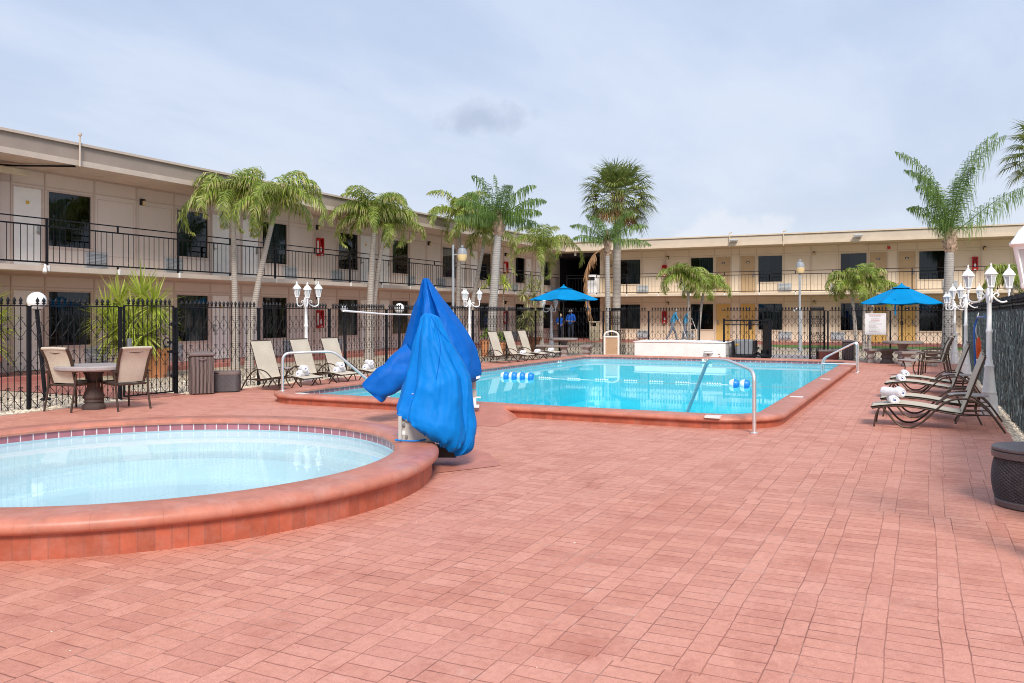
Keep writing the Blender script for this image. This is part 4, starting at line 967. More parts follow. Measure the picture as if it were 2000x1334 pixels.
b.box(0, 1.36, -0.016, 0.016, 1.35, 1.39); b.box(0, 1.36, -0.016, 0.016, 1.22, 1.25); b.box(0, 1.36, -0.016, 0.016, 0.08, 0.11); b.box(0.02, 1.34, 0.0125, 0.016, 0.15, 1.2); b.build('gate_panel', K['black'], g2)
fence_run('iron_gate', 'tall iron gate leaf standing open edge on left of brown storage box', (30.2, on_x(1582, 30.2)), radians(-14), [0, 1.35], [(0, 1.35)], 'gate')

# ================================================================== palms
def trunk(path, r0, r1, mat, root, n=12, name='trunk', swell=1.0):
    pts = spline(path, 6); m = len(pts); rr = random.Random(int(r0*1e4)+m)
    rs = []
    for i in range(m):
        t = i/(m-1); r = r0 + (r1-r0)*t
        if t < 0.12: r *= 1 + (swell-1)*(1-t/0.12)
        rs.append(r*(1+rr.uniform(-0.03, 0.03)))
    b = MB(); b.tube(pts, rs, n); return b.build(name, mat, root)
def frond(b, base, az, el, L, droop, nleaf, leafL, leafW, sag, fold, rr, rach=0.014, side_sag=0.0, bend=1.0, c0=0.5, wild=0.0, tips=0.0):
    """feather leaf: arching rachis with leaflets both sides"""
    h = Vector((cos(az), sin(az), 0)); N = 16
    pts = [Vector(base)]; a = el
    side0 = Vector((-sin(az), cos(az), 0)); dirs = []
    tw = rr.uniform(-0.25, 0.25)
    for i in range(N):
        t = i/N
        d = h*cos(a) + Vector((0,0,1))*sin(a) + side0*tw*t
        d.normalize(); dirs.append(d); pts.append(pts[-1] + d*(L/N)); a -= droop/N*(c0+(1.1+1.6*(0.5-c0))*t**bend)
    dirs.append(dirs[-1])
    b.tube(pts, [max(0.003, rach*(1-i/(N+1))) for i in range(N+1)], 4, caps=False)
    for k in range(nleaf):
        t = 0.10 + 0.90*k/nleaf
        f = t*N; i = min(int(f), N-1); p = pts[i].lerp(pts[i+1], f-i); d = dirs[i]
        side = d.cross(Vector((0,0,1))); 
        if side.length < 1e-3: side = side0.copy()
        side.normalize(); up = side.cross(d).normalized()
        prof = sin(pi*(0.12+0.86*t))**0.65 * (1 - 0.25*t)
        for s in (-1, 1):
            l = leafL*prof*rr.uniform(0.8, 1.15)
            v = side*s*(1.0) + d*rr.uniform(0.45, 0.85) + up*(fold + rr.uniform(-0.2-wild, 0.25+wild))
            v.normalize(); dn = Vector((rr.uniform(-0.12, 0.12), rr.uniform(-0.12, 0.12), -1.0)); g = sag*rr.uniform(0.75, 1.3)
            q0 = p; v1 = (v + dn*g*0.22).normalized(); v2 = (v*(1-side_sag) + dn*g*0.75).normalized(); v3 = (v*(1-side_sag)*0.8 + dn*g*1.5).normalized()
            q1 = p + v1*l*0.34; q2 = q1 + v2*l*0.34; q3 = q2 + v3*l*0.34
            wv = d*leafW*0.5
            b.add([q0-wv*0.5, q0+wv*0.5, q1+wv, q1-wv, q2+wv*0.8, q2-wv*0.8, q3], [(0,1,2,3), (3,2,4,5), (5,4,6)])
            if rr.random() < tips: b.mi[-1] = 1
def adonidia(loc, top, label, seed, n=14, L=1.75, scale=1.0, path=None, r=0.108, shaft=True, group='palms along the motel wings', lm=None, bark='bark', els=None):
    rr = random.Random(seed)
    t = thing('palm_tree', label, 'palm tree', loc, 0, group)
    top = Vector(top) - Vector(loc)
    if path is None: path = [(0,0,0), (top.x*0.15, top.y*0.15, top.z*0.33), (top.x*0.5, top.y*0.5, top.z*0.67), tuple(top)]
    trunk([Vector(p) for p in path], r*1.05, r*0.62, K[bark], t, swell=1.35)
    tp = Vector(path[-1])
    if shaft:
        d = (Vector(path[-1])-Vector(path[-2])).normalized()
        b = MB(); b.tube([tp - d*0.05, tp + d*0.2*scale, tp + d*0.55*scale], [r*0.66, r*0.68, r*0.30], 10); b.build('crownshaft', K['shaft'], t); tp = tp + d*0.48*scale
    b = MB()
    for i in range(n):
        az = i*2.39996 + rr.uniform(-0.35, 0.35); q = i/n
        el = radians(86 - 66*q + rr.uniform(-9, 9))
        frond(b, tp, az, el, L*1.25*scale*rr.uniform(0.82, 1.14)*(0.80+0.22*q), radians(125+45*q+rr.uniform(-25, 35)), 62, 0.66*scale, 0.036*scale, 0.95+0.9*q, 0.40, rr, 0.020*scale, 0.2, 0.8, 0.5, 0.25, 0.55)
    b.build('crown', [K[lm or 'adon'], K['tip']], t)
    return t
def queen(loc, top, label, seed, specs, L, r=0.17, leafL=0.62, group=None, nleaf=85, bark='barkw', bulge=True, lw=0.024, path=None):
    rr = random.Random(seed); t = thing('palm_tree', label, 'palm tree', loc, 0, group)
    top = Vector(top)-Vector(loc)
    path = path or [(0,0,0), (top.x*0.3, top.y*0.3, top.z*0.33), (top.x*0.65, top.y*0.65, top.z*0.67), tuple(top)]
    trunk([Vector(p) for p in path], r, r*0.72, K[bark], t, swell=1.2)
    if bulge:
        b = MB(); kk = r*0.95
        b.lathe([(kk*0.7, -0.5), (kk*0.95, -0.42), (kk*1.15, -0.2), (kk*1.1, 0.1), (kk*0.75, 0.35), (kk*0.3, 0.6)], 14, top)
        for i in range(26):
            a = i*2.4; z = -0.45 + 0.85*i/26
            b.tube([(top.x+kk*1.0*cos(a), top.y+kk*1.0*sin(a), top.z+z), (top.x+kk*1.45*cos(a), top.y+kk*1.45*sin(a), top.z+z+0.10)], [0.05, 0.012], 4)
        b.build('leaf_bases', K['boots'], t)
    b = MB()
    for az, el, sc, dr in specs:
        frond(b, top+Vector((0,0,0.15)), az, radians(el), L*sc, radians(dr), nleaf, leafL*sc**0.5, lw, 2.4, 0.15, rr, 0.022, 0.70, 1.9, 0.12, 0.9)
    b.build('crown', K['queen'], t)
    return t
def fan_leaf(b, base, d, pet, rad, rr, nseg=26, droop=0.4):
    d = d.normalized(); tip = base + d*pet + Vector((0,0,-pet*pet*0.12))
    b.tube([base, base + d*pet*0.5, tip], [0.014, 0.012, 0.009], 4, caps=False)
    side = d.cross(Vector((0,0,1)))
    if side.length < 0.05: side = Vector((1,0,0))
    side.normalize(); up = side.cross(d)
    for k in range(nseg):
        a = (k/(nseg-1)-0.5)*radians(215)
        v = d*cos(a) + side*sin(a) + up*(0.30*abs(sin(a)) - 0.1); v.normalize()
        l = rad*(0.72+0.28*cos(a*0.8))*rr.uniform(0.86, 1.1)
        perp = (v.cross(up)).normalized()*0.022*rad/0.8
        q1 = tip + v*l*0.55; q2 = q1 + (v + Vector((0,0,-droop*rr.uniform(0.6, 1.7)))).normalized()*l*0.48
        b.add([tip-perp*0.2, tip+perp*0.2, q1+perp, q1-perp, q2], [(0,1,2,3),(3,2,4)])
def sabal(loc, top, label, seed, n=46, pet=1.15, rad=0.95, dead=10, group=None, r=0.19):
    rr = random.Random(seed); t = thing('palm_tree', label, 'palm tree', loc, 0, group)
    tp = Vector(top)-Vector(loc)
    trunk([(0,0,0), (0.02,0,tp.z*0.4), (tp.x*0.7,tp.y*0.7,tp.z*0.75), tuple(tp)], r, r*0.85, K['bark'], t)
    b = MB(); c = MB()
    for i in range(30):
        a = i*2.4; z = -0.7+0.8*i/30
        c.tube([(tp.x+r*0.8*cos(a), tp.y+r*0.8*sin(a), tp.z+z), (tp.x+r*1.7*cos(a), tp.y+r*1.7*sin(a), tp.z+z+0.22)], [0.045, 0.02], 4)
    for i in range(n):
        q = (i+0.5)/n; el = math.asin(max(-0.75, 1 - 1.72*q)); az = i*2.39996 + rr.uniform(-0.2, 0.2)
        d = Vector((cos(az)*cos(el), sin(az)*cos(el), sin(el)))
        fan_leaf(b, tp + Vector((0,0,0.1)), d, pet*rr.uniform(0.8, 1.08), rad*rr.uniform(0.85, 1.1), rr, droop=0.45+0.5*q)
    b.build('crown', K['sabal'], t)
    for i in range(dead):
        az = i*2.39996*1.3; d = Vector((cos(az), sin(az), -rr.uniform(0.5, 1.1)))
        fan_leaf(c, tp - Vector((0,0,0.1)), d, pet*0.8, rad*0.85, rr, 18, 0.9)
    c.build('dead_leaves', K['dead'], t)
    return t
def on_ground_y(px, Y): return (on_y(px, Y), Y, -0.01)
def up_at(px, py, loc):
    """point above/beside a base that the picture shows at this height, at the same distance"""
    d = Vector((loc[0], loc[1])).dot(FW); x, y = at_depth(px, d); return (x, y, EYE + (HOR-py)/FOC*d)
G1 = 'palms along the motel wings'
l = on_ground_y(460, 17.7); adonidia(l, up_at(455, 428, l), 'arching palm with straight grey trunk, nearest to the left wing', 11, 15, 1.75, path=None)
l = on_ground_y(486, 17.2); tp = up_at(531, 437, l); v = Vector(tp)-Vector(l)
adonidia(l, tp, 'arching palm whose trunk leans right, second from the left', 12, 14, 1.7, path=[(0,0,0), (v.x*0.14, v.y*0.14, v.z*0.33), (v.x*0.5, v.y*0.5, v.z*0.66), tuple(v)])
l = on_ground_y(720, 17.8); adonidia(l, up_at(731, 452, l), 'arching palm with one hanging frond above the blue covered lift', 14, 15, 1.85, r=0.14)
l = on_ground_y(724, 18.1); adonidia(l, up_at(748, 470, l), 'thinner arching palm stem close behind the hanging frond palm', 15, 8, 1.7)
l = on_ground_y(894, 17.6); adonidia(l, up_at(898, 447, l), 'arching palm behind the grey floodlight pole', 16, 14, 1.95)
l = on_ground_y(905, 17.0); tp = up_at(944, 480, l); v = Vector(tp)-Vector(l)
adonidia(l, tp, 'arching palm with a thin trunk leaning right behind tall grey palm', 17, 13, 1.85, path=[(0,0,0), (v.x*0.3, v.y*0.3, v.z*0.3), (v.x*0.72, v.y*0.72, v.z*0.72), tuple(v)])
l = on_ground_y(1056, 16.6); adonidia(l, up_at(1060, 512, l), 'arching palm nearest the corner of the two wings', 18, 14, 2.3, r=0.13)
l = on_ground_y(957, 15.0)
q_sp = [(a, e, s, d) for a, e, s, d in ((0.2, 68, 1.05, 125), (1.5, 58, 0.95, 130), (2.7, 70, 1.05, 125), (3.9, 58, 1.0, 140), (5.2, 64, 1.0, 130), (0.9, 30, 0.85, 90), (4.5, 20, 0.95, 95), (2.1, 15, 0.85, 85), (5.8, 10, 0.95, 80), (3.3, 12, 0.9, 75), (1.2, 88, 0.85, 18), (5.0, 40, 1.0, 120), (2.4, 38, 0.95, 120))]
queen(l, up_at(974, 437, l), 'tall palm with thick pale grey trunk and drooping feather crown', 21, q_sp, 2.1, 0.19, 0.72, nleaf=80)
# palms beyond the far fence
l = (*at_depth(1204, 38.0), -0.01); sabal(l, up_at(1206, 385, l), 'tall fan palm with a dense round crown above the roof line', 31, 62, 1.15, 0.98, 9)
l = (*at_depth(1188, 36.0), -0.01)
s_sp = [(TH + x, e, s, d) for x, e, s, d in ((1.3, 42, 1.0, 110), (-1.4, 40, 1.05, 120), (2.2, 58, 0.9, 110), (-2.3, 62, 0.95, 115), (0.4, 66, 0.85, 110), (-0.7, 50, 0.95, 115), (3.1, 30, 0.8, 100), (1.7, 18, 0.85, 90), (-1.8, 8, 1.0, 80))]
t = queen(l, up_at(1186, 478, l), 'slim pale trunked palm with a brown dead frond hanging', 32, s_sp, 1.9, 0.13, 0.60, nleaf=60)
b = MB(); rr = random.Random(8); base = Vector(up_at(1180, 485, l)) - Vector(l)
hz = -RT
pts = [base, base+Vector((hz.x*0.5, hz.y*0.5, -0.35)), base+Vector((hz.x*0.78, hz.y*0.78, -1.1)), base+Vector((hz.x*0.7, hz.y*0.7, -2.0)), base+Vector((hz.x*0.62, hz.y*0.62, -2.7))]
sp = spline(pts, 8); b.tube(sp, [0.03*(1-i/len(sp))+0.004 for i in range(len(sp))], 4)
for i, p in enumerate(sp[6:]):
    for s in range(7):
        d = Vector((rr.uniform(-0.35, 0.35), rr.uniform(-0.35, 0.35), -1)).normalized(); q = p + d*rr.uniform(0.3, 0.55); wv = Vector((rr.uniform(-1,1), rr.uniform(-1,1), 0)).normalized()*0.022
        b.add([p-wv*0.4, p+wv*0.4, p.lerp(q, 0.5)+wv, p.lerp(q, 0.5)-wv, q], [(0,1,2,3),(3,2,4)])
b.build('dead_frond', K['dead'], t)
for px, tpx, tpy, sd, lab, nn, LL in ((1347, 1343, 548, 41, 'small bushy palm beyond the white block tank, left of a pair', 14, 1.35), (1363, 1376, 560, 42, 'small bushy palm beyond white block tank, right of a pair', 13, 1.2)):
    l = (*at_depth(px, 36.0), -0.01); adonidia(l, up_at(tpx, tpy, l), lab, sd, nn, LL, group=G1, r=0.075, shaft=False)
for px, tpx, tpy, sd, lab, nn, LL in ((1672, 1662, 562, 43, 'small bushy palm behind the white rules sign, left stem', 13, 1.35), (1688, 1688, 556, 44, 'small bushy palm behind the white rules sign, middle stem', 14, 1.4), (1697, 1708, 566, 45, 'small bushy palm partly behind right blue parasol', 11, 1.25)):
    l = (*at_depth(px, 35.8), -0.01); adonidia(l, up_at(tpx, tpy, l), lab, sd, nn, LL, group=G1, r=0.085, shaft=False)
# the tall feather palm on the right: named directions so that the V of its crown opens towards the court
l = (*at_depth(1850, 34.0), -0.01)
A = lambda lateral, depth=0.0: atan2(RT.y*lateral + FW.y*depth, RT.x*lateral + FW.x*depth)
r_sp = [(A(-1, 0.3), 80, 0.96, 112), (A(-1, -0.4), 66, 0.70, 150), (A(-0.8, 0.6), 80, 0.78, 120), (A(1, 0.2), 74, 1.15, 95), (A(1, -0.3), 82, 1.05, 90), (A(1, 0.15), 38, 1.10, 62), (A(0.2, -1), 80, 0.72, 130), (A(-0.3, 1), 80, 0.75, 120), (A(-1, -0.1), 55, 0.52, 140), (A(0.6, 0.8), 68, 0.85, 125)]
queen(l, up_at(1855, 470, l), 'tall right palm with grey trunk and open V of long plumes', 51, r_sp, 4.5, 0.22, 1.15, nleaf=95, bulge=True, lw=0.028)
l = (*at_depth(2052, 27.0), -0.01); sabal(l, up_at(2052, 300, l), 'fan palm crown cut off by the right picture edge', 52, 44, 0.95, 0.78, 4)
l = (*at_depth(1978, 36.0), -0.01); adonidia(l, up_at(1976, 552, l), 'small bushy palm behind the white lanterns on the right', 53, 14, 1.5, r=0.09, shaft=False)
# ================================================================== potted plants
def sword_head(b, c, n, L, W, rr, lo=-0.5, droop=0.25):
    c = Vector(c)
    for i in range(n):
        az = rr.random()*2*pi; s = rr.uniform(lo, 1.0); el = math.asin(max(-0.95, min(1, s)))
        d = Vector((cos(az)*cos(el), sin(az)*cos(el), sin(el))); l = L*rr.uniform(0.75, 1.1)
        p = d.cross(Vector((0,0,1))); p = (p.normalized() if p.length > 0.05 else Vector((1,0,0)))*W*0.5
        q1 = c + d*l*0.5; q2 = q1 + (d + Vector((0,0,-droop*(1.2-s)))).normalized()*l*0.5
        a = c + d*0.04
        b.add([a-p*0.6, a+p*0.6, q1+p, q1-p, q2], [(0,1,2,3),(3,2,4)])
def pot(t, r, h, square=False, name='pot'):
    b = MB(); n = 4 if square else 28; rot = pi/4 if square else 0; k = 1.35 if square else 1
    b.lathe([(r*0.68*k, 0), (r*0.90*k, h*0.8), (r*0.92*k, h*0.82), (r*1.03*k, h*0.83), (r*1.05*k, h), (r*0.93*k, h), (r*0.90*k, h*0.9)], n, rot=rot, smooth=not square); p = b.build(name, K['terracotta'], t)
    b = MB(); b.lathe([(r*0.91*k, h*0.9), (0.0, h*0.92)], n, rot=rot); b.build('soil', K['soil'], p)
rr = random.Random(61)
def plant(name, label, loc, heads, mat, potr=0, poth=0, square=False, stemr=0.03, n=70, L=0.55, W=0.03, lo=-0.5, droop=0.25, group=None):
    t = thing(name, label, 'potted plant' if potr else 'plant', loc, 0, group)
    if potr: pot(t, potr, poth, square)
    b = MB(); c = MB(); l = Vector(loc)
    for h in heads:
        hv = Vector(h[:3]) - l; k = h[3] if len(h) > 3 else 1
        base = Vector((rr.uniform(-0.06, 0.06), rr.uniform(-0.06, 0.06), poth*0.9))
        b.tube(spline([base, base.lerp(hv, 0.5)+Vector((0,0,0.05)), hv], 4), [stemr]*4+[stemr*0.8]*5, 6)
        sword_head(c, hv, int(n*k), L*k, W, rr, lo, droop)
    b.build('stem', K['barkbrown'], t); c.build('leaves', K[mat], t)
    return t
def at_py(px, py, dep): x, y = at_depth(px, dep); return (x, y, EYE+(HOR-py)/FOC*dep)
D = 21.0; l = (*at_depth(306, D), -0.01)
plant('yucca_plant', 'large spiky lime green yucca in a terracotta pot', l, [at_py(px, py, D+dd) for px, py, dd in ((232, 593, 0.2), (276, 578, 0), (300, 598, -0.3), (212, 622, 0.1), (258, 628, -0.4), (282, 655, -0.5), (240, 655, 0.3), (305, 635, 0.3), (262, 672, -0.3), (222, 650, -0.2))], 'yucca', 0.33, 0.72, n=135, L=0.90, W=0.044, lo=-0.85, droop=0.14, group='potted plants')
D = 19.0; l = (*at_depth(-30, D), -0.01)
plant('yucca_plant', 'spiky lime green yucca cut off by the left picture edge', l, [at_py(px, py, D+dd) for px, py, dd in ((-38, 600, 0), (-20, 640, 0.2), (-48, 640, -0.2), (-30, 670, 0.1))], 'yucca', 0.33, 0.6, n=120, L=0.95, W=0.05, droop=0.2, group='potted plants')
D = 34.0; l = (*at_depth(1037, D), -0.01)
plant('yucca_plant', 'tall thin stemmed spiky plant in square terracotta pot behind loungers', l, [at_py(px, py, D+dd) for px, py, dd in ((1021, 575, 0), (1036, 552, 0.2), (1053, 557, -0.2), (1041, 582, 0.2), (1050, 612, 0))], 'drac', 0.33, 0.66, True, 0.022, n=55, L=0.50, W=0.035, lo=-0.75, droop=0.7, group='potted plants')
D = 33.4; l = (*at_depth(1031, D), -0.01)
plant('dracaena_plant', 'drooping striped leaf plant behind third middle lounger', l, [at_py(px, py, D) for px, py in ((1031, 622), (1027, 640))], 'drac', 0.2, 0.4, False, 0.03, n=80, L=0.75, W=0.05, lo=-0.6, droop=0.8, group='potted plants')
D = 34.0; l = (*at_depth(979, D), -0.01)
plant('dracaena_plant', 'slender plant with long drooping leaves right of the tall palm trunk', l, [at_py(984, 556, D), at_py(957, 556, D+0.4)], 'yucca', 0, 0, False, 0.035, n=60, L=0.62, W=0.06, lo=-0.2, droop=0.9)
for px, dep, r, h, lab in ((947, 31.5, 0.17, 0.62, 'slim terracotta pot with leafy plant left of tall palm trunk'), (979, 32.5, 0.2, 0.5, 'terracotta pot with leafy plant right of tall palm trunk')):
    l = (*at_depth(px, dep), -0.01)
    plant('potted_plant', lab, l, [(l[0], l[1], h+0.15), (l[0]+0.12, l[1]-0.1, h+0.08)], 'weed', r, h, False, 0.012, n=26, L=0.38, W=0.09, lo=-0.1, droop=0.9, group='potted plants')

# ================================================================== lamps
def lantern_geo(b_frame, b_glass, c, s=1.0):
    x, y, z = c
    b_frame.lathe([(0.02*s, -0.10*s), (0.035*s, -0.06*s), (0.03*s, -0.02*s), (0.065*s, 0.0), (0.068*s, 0.02*s), (0.055*s, 0.03*s)], 6, c, smooth=False)
    for k in range(6):
        a = k*pi/3
        b_frame.tube([(x+0.055*s*cos(a), y+0.055*s*sin(a), z+0.025*s), (x+0.098*s*cos(a), y+0.098*s*sin(a), z+0.245*s)], 0.010*s, 4)
    b_frame.lathe([(0.100*s, 0.225*s), (0.100*s, 0.24*s), (0.132*s, 0.255*s), (0.130*s, 0.27*s), (0.105*s, 0.30*s), (0.085*s, 0.335*s), (0.052*s, 0.365*s), (0.036*s, 0.385*s), (0.040*s, 0.395*s), (0.018*s, 0.405*s), (0.016*s, 0.42*s), (0.026*s, 0.435*s), (0.012*s, 0.45*s), (0.009*s, 0.475*s), (0.0, 0.49*s)], 6, c, smooth=False)
    b_glass.lathe([(0.048*s, 0.03*s), (0.090*s, 0.235*s)], 6, c, smooth=False)
def lantern_post(label, loc, rz, arms, top, tilt=(0, 0), group='white lantern posts', s=0.76):
    """top is the height of the finial of the lanterns"""
    t = thing('lantern_post', label, 'lamp post', loc, rz, group)
    t.rotation_euler = (tilt[0], tilt[1], rz)
    H = top - 0.49*s
    b = MB()
    b.lathe([(0.128, 0), (0.128, 0.10), (0.115, 0.12), (0.112, 0.30), (0.105, 0.32)], 8, smooth=False)
    b.lathe([(0.100, 0.32), (0.104, 0.36), (0.092, 0.38), (0.062, 0.72), (0.070, 0.76), (0.054, 0.78), (0.050, 0.84), (0.042, 0.86), (0.038, 1.25), (0.048, 1.27), (0.048, 1.30), (0.036, 1.32), (0.031, H-0.22), (0.044, H-0.20), (0.044, H-0.17), (0.052, H-0.12), (0.050, H-0.04), (0.034, H+0.0), (0.016, H+0.03), (0.022, H+0.05), (0.0, H+0.085)], 16)
    b.build('pole', K['white'], t)
    for a in arms:
        d = Vector((cos(a), sin(a), 0)); o = Vector((0,0,H-0.12))
        b = MB(); R_ = 0.31
        pts = [o + d*0.05 + Vector((0,0,0.02)), o + d*0.12 + Vector((0,0,-0.05)), o + d*0.21 + Vector((0,0,-0.085)), o + d*0.30 + Vector((0,0,-0.05)), o + d*R_ + Vector((0,0,0.05)), o + d*R_ + Vector((0,0,0.10))]
        b.tube(spline(pts, 5), 0.0145, 8)
        c = [o + d*0.05 + Vector((0,0,0.0)), o + d*0.10 + Vector((0,0,0.05)), o + d*0.15 + Vector((0,0,0.035)), o + d*0.13 + Vector((0,0,0.0))]
        b.tube(spline(c, 5), 0.010, 6)
        ar = b.build('arm', K['white'], t)
        f = MB(); g = MB(); lantern_geo(f, g, tuple(o + d*R_ + Vector((0,0,0.13))), s)
        ln = f.build('lantern', K['white'], t); g.build('lantern_glass', K['lampglass'], ln)
    return t
V = lambda lateral, depth: atan2(RT.y*lateral + FW.y*depth, RT.x*lateral + FW.x*depth)
l = ground(599, 744); lantern_post('white lantern post with three lanterns leaning among the left loungers', (*l, 0), 0, [V(-0.8, 0.6), V(0.34, -0.94), V(0.8, 0.6)], 2.30, tilt=(radians(2.2), radians(-3.6)))
l = (on_y(917, 12.8), 12.8); lantern_post('white lantern post behind middle loungers, two lanterns showing', (*l, 0), 0, [V(-0.5, -0.85), V(0.95, 0.15), V(-0.4, 0.9)], 2.36)
l = (on_y(1077, 12.75), 12.75); lantern_post('white lantern post partly hidden by the left blue parasol', (*l, 0), 0, [V(-0.9, 0.3), V(0.45, -0.9), V(0.6, 0.9)], 2.22)
lantern_post('white lantern post nearest the right loungers with large pedestal', (14.76, -0.88, 0), 0, [V(-0.42, -0.9), V(-0.6, 0.8), V(1, 0.05)], 2.30)
lantern_post('white lantern post, second one along the green slatted fence', (22.9, -0.88, 0), 0, [V(-0.75, -0.65), V(-0.55, 0.8), V(1, -0.1)], 2.28)
lantern_post('white lantern post, farthest one along the green slatted fence', (29.9, -0.84, 0), 0, [V(-0.8, -0.5), V(0.95, -0.1), V(-0.4, 0.9)], 2.26)
lantern_post('large white lantern on a post cut off by right picture edge', (5.92, -0.87, 0), 0, [V(-1, 0.2), V(0.5, 0.85), V(0.5, -0.85)], 2.17, s=1.0)
def globe_lamp(label, loc, top, lean, r, mat='globe'):
    t = thing('globe_lamp', label, 'lamp post', loc, 0, 'globe lamps behind the fence'); tp = Vector(top) - Vector(loc)
    b = MB(); b.tube([(0,0,0), tuple(tp - Vector((0,0,r*0.9)))], [0.036, 0.036], 10); b.lathe([(0.09, 0), (0.09, 0.03), (0.06, 0.05)], 12); b.lathe([(0.07, 0), (0.06, 0.05)], 12, tuple(tp-Vector((0,0,r)))); b.build('pole', K['black'], t)
    b = MB(); b.grid(lambda u, v: (tp.x+r*sin(pi*(0.02+0.96*v))*cos(2*pi*u), tp.y+r*sin(pi*(0.02+0.96*v))*sin(2*pi*u), tp.z-r*cos(pi*(0.02+0.96*v))), 24, 14, True, True); b.build('globe', K[mat], t)
l = (*ground(89, 781), -0.01); globe_lamp('white globe lamp on a leaning black post behind left patio chair', l, up_at(72, 588, l), 0, 0.165)
l = (on_y(780, 14.2), 14.2, -0.01); globe_lamp('white globe lamp on upright post left of the blue covers', l, up_at(780, 602, l), 0, 0.15)
l = (on_y(674, 14.0), 14.0, -0.01); globe_lamp('small grey globe lamp behind the fence above the white pole', l, up_at(672, 603, l), 0, 0.10, 'lampglass')
def flood(label, loc, top, side, hd=0.45):
    t = thing('flood_light', label, 'flood light', loc, 0); h = top[2]-loc[2]
    b = MB(); b.tube([(0,0,0), (0,0,h)], [0.055, 0.04], 10); b.lathe([(0.12, 0), (0.12, 0.02), (0.07, 0.04)], 12); b.build('pole', K['greypost'], t)
    d = Vector((RT.x*side, RT.y*side, 0)); c = d*0.32 + Vector((0,0,h-0.35))
    b = MB(); b.tube([(0,0,h-0.35), tuple(c)], 0.025, 6); b.lathe([(0.06, 0.24), (0.14, 0.20), (0.17, 0.10), (0.18, 0.0)], 16, tuple(c)); b.lathe([(0.03, 0.24), (0.05, 0.26), (0.05, 0.32), (0.0, 0.33)], 10, tuple(c)); hd_ = b.build('lamp_head', K['pump'], t)
    b = MB(); b.lathe([(0.18, 0.0), (0.175, -0.12), (0.14, -0.22), (0.0, -0.23)], 16, tuple(c)); b.build('lens', K['amber'], hd_)
l = (on_y(885, 15.0), 15.0, -0.01); flood('flood light with amber lens on a grey pole before the taupe wing', l, up_at(884, 478, l), 1)
l = (*ground(1562, 688), -0.01); flood('flood light with amber lens on grey pole before cream wing', l, up_at(1562, 506, l), 0.05)

# ================================================================== lounge chairs
def make_lounger(label):
    t = thing('lounge_chair', label, 'lounge chair', (0,0,0), 0, 'sling lounge chairs round the pool')
    seat = spline([(0,0,0.265), (0.12,0,0.285), (0.35,0,0.31), (0.62,0,0.29), (0.90,0,0.245), (1.12,0,0.22)], 6)
    back = spline([(1.10,0,0.225), (1.18,0,0.45), (1.27,0,0.72), (1.37,0,1.00)], 6)
    for nm, cv, w_ in (('seat', seat, 0.295), ('backrest', back, 0.295)):
        b = MB(); m = len(cv)-1
        def f(u, v, cv=cv, m=m, w_=w_):
            x = v*m; i = min(int(x), m-1); p = cv[i].lerp(cv[i+1], x-i); return (p.x, (u-0.5)*2*w_, p.z + 0.014 - 0.004*(1-(2*u-1)**2))
        b.grid(f, 8, 24)
        def g(u, v): q = f(u, v); return (q[0]+0.004, q[1], q[2]-0.020)
        b.grid(g, 8, 24); b.build(nm, K['sling'], t)
    for nm, cv in (('seat_frame', seat), ('back_frame', back)):
        b = MB()
        for s in (-1, 1): b.tube([(p.x+0.006, s*0.285, p.z-0.014) for p in cv], 0.012, 8)
        b.tube([(cv[0].x, -0.285, cv[0].z), (cv[0].x, 0.285, cv[0].z)], 0.012, 6); b.tube([(cv[-1].x, -0.285, cv[-1].z), (cv[-1].x, 0.285, cv[-1].z)], 0.014, 6)
        b.build(nm, K['bronze'], t)
    for s in (-1, 1):
        y = s*0.315
        b = MB(); b.tube(spline([(0.14,y,0.275), (0.21,y,0.19), (0.32,y,0.06), (0.43,y,0.012), (0.55,y,0.035), (0.68,y,0.14), (0.80,y,0.27), (0.94,y,0.385), (1.10,y,0.425), (1.25,y,0.40), (1.42,y,0.26), (1.54,y,0.09), (1.60,y,0.0)], 6), 0.013, 8)
        b.tube([(0.14,y,0.275), (0.14,s*0.285,0.283)], 0.012, 6); b.tube([(0.80,y,0.27), (0.80,s*0.285,0.262)], 0.01, 6); b.build('side_loop', K['bronze'], t)
        b = MB(); b.tube(spline([(0.20,s*0.285,0.285), (0.11,s*0.29,0.262), (0.06,s*0.295,0.16), (0.035,s*0.295,0.0)], 5), 0.012, 8); b.build('leg', K['bronze'], t)
    b = MB(); b.tube(rounded([(1.02,-0.285,0.23), (1.10,-0.285,0.20), (1.36,-0.285,0.22), (1.36,0.285,0.22), (1.10,0.285,0.20), (1.02,0.285,0.23)], 0.05), 0.011, 6)
    b.tube([(1.12,-0.29,0.225), (1.45,-0.315,0.22)], 0.009, 6); b.tube([(1.12,0.29,0.225), (1.45,0.315,0.22)], 0.009, 6)
    b.build('brace', K['bronze'], t)
    return t
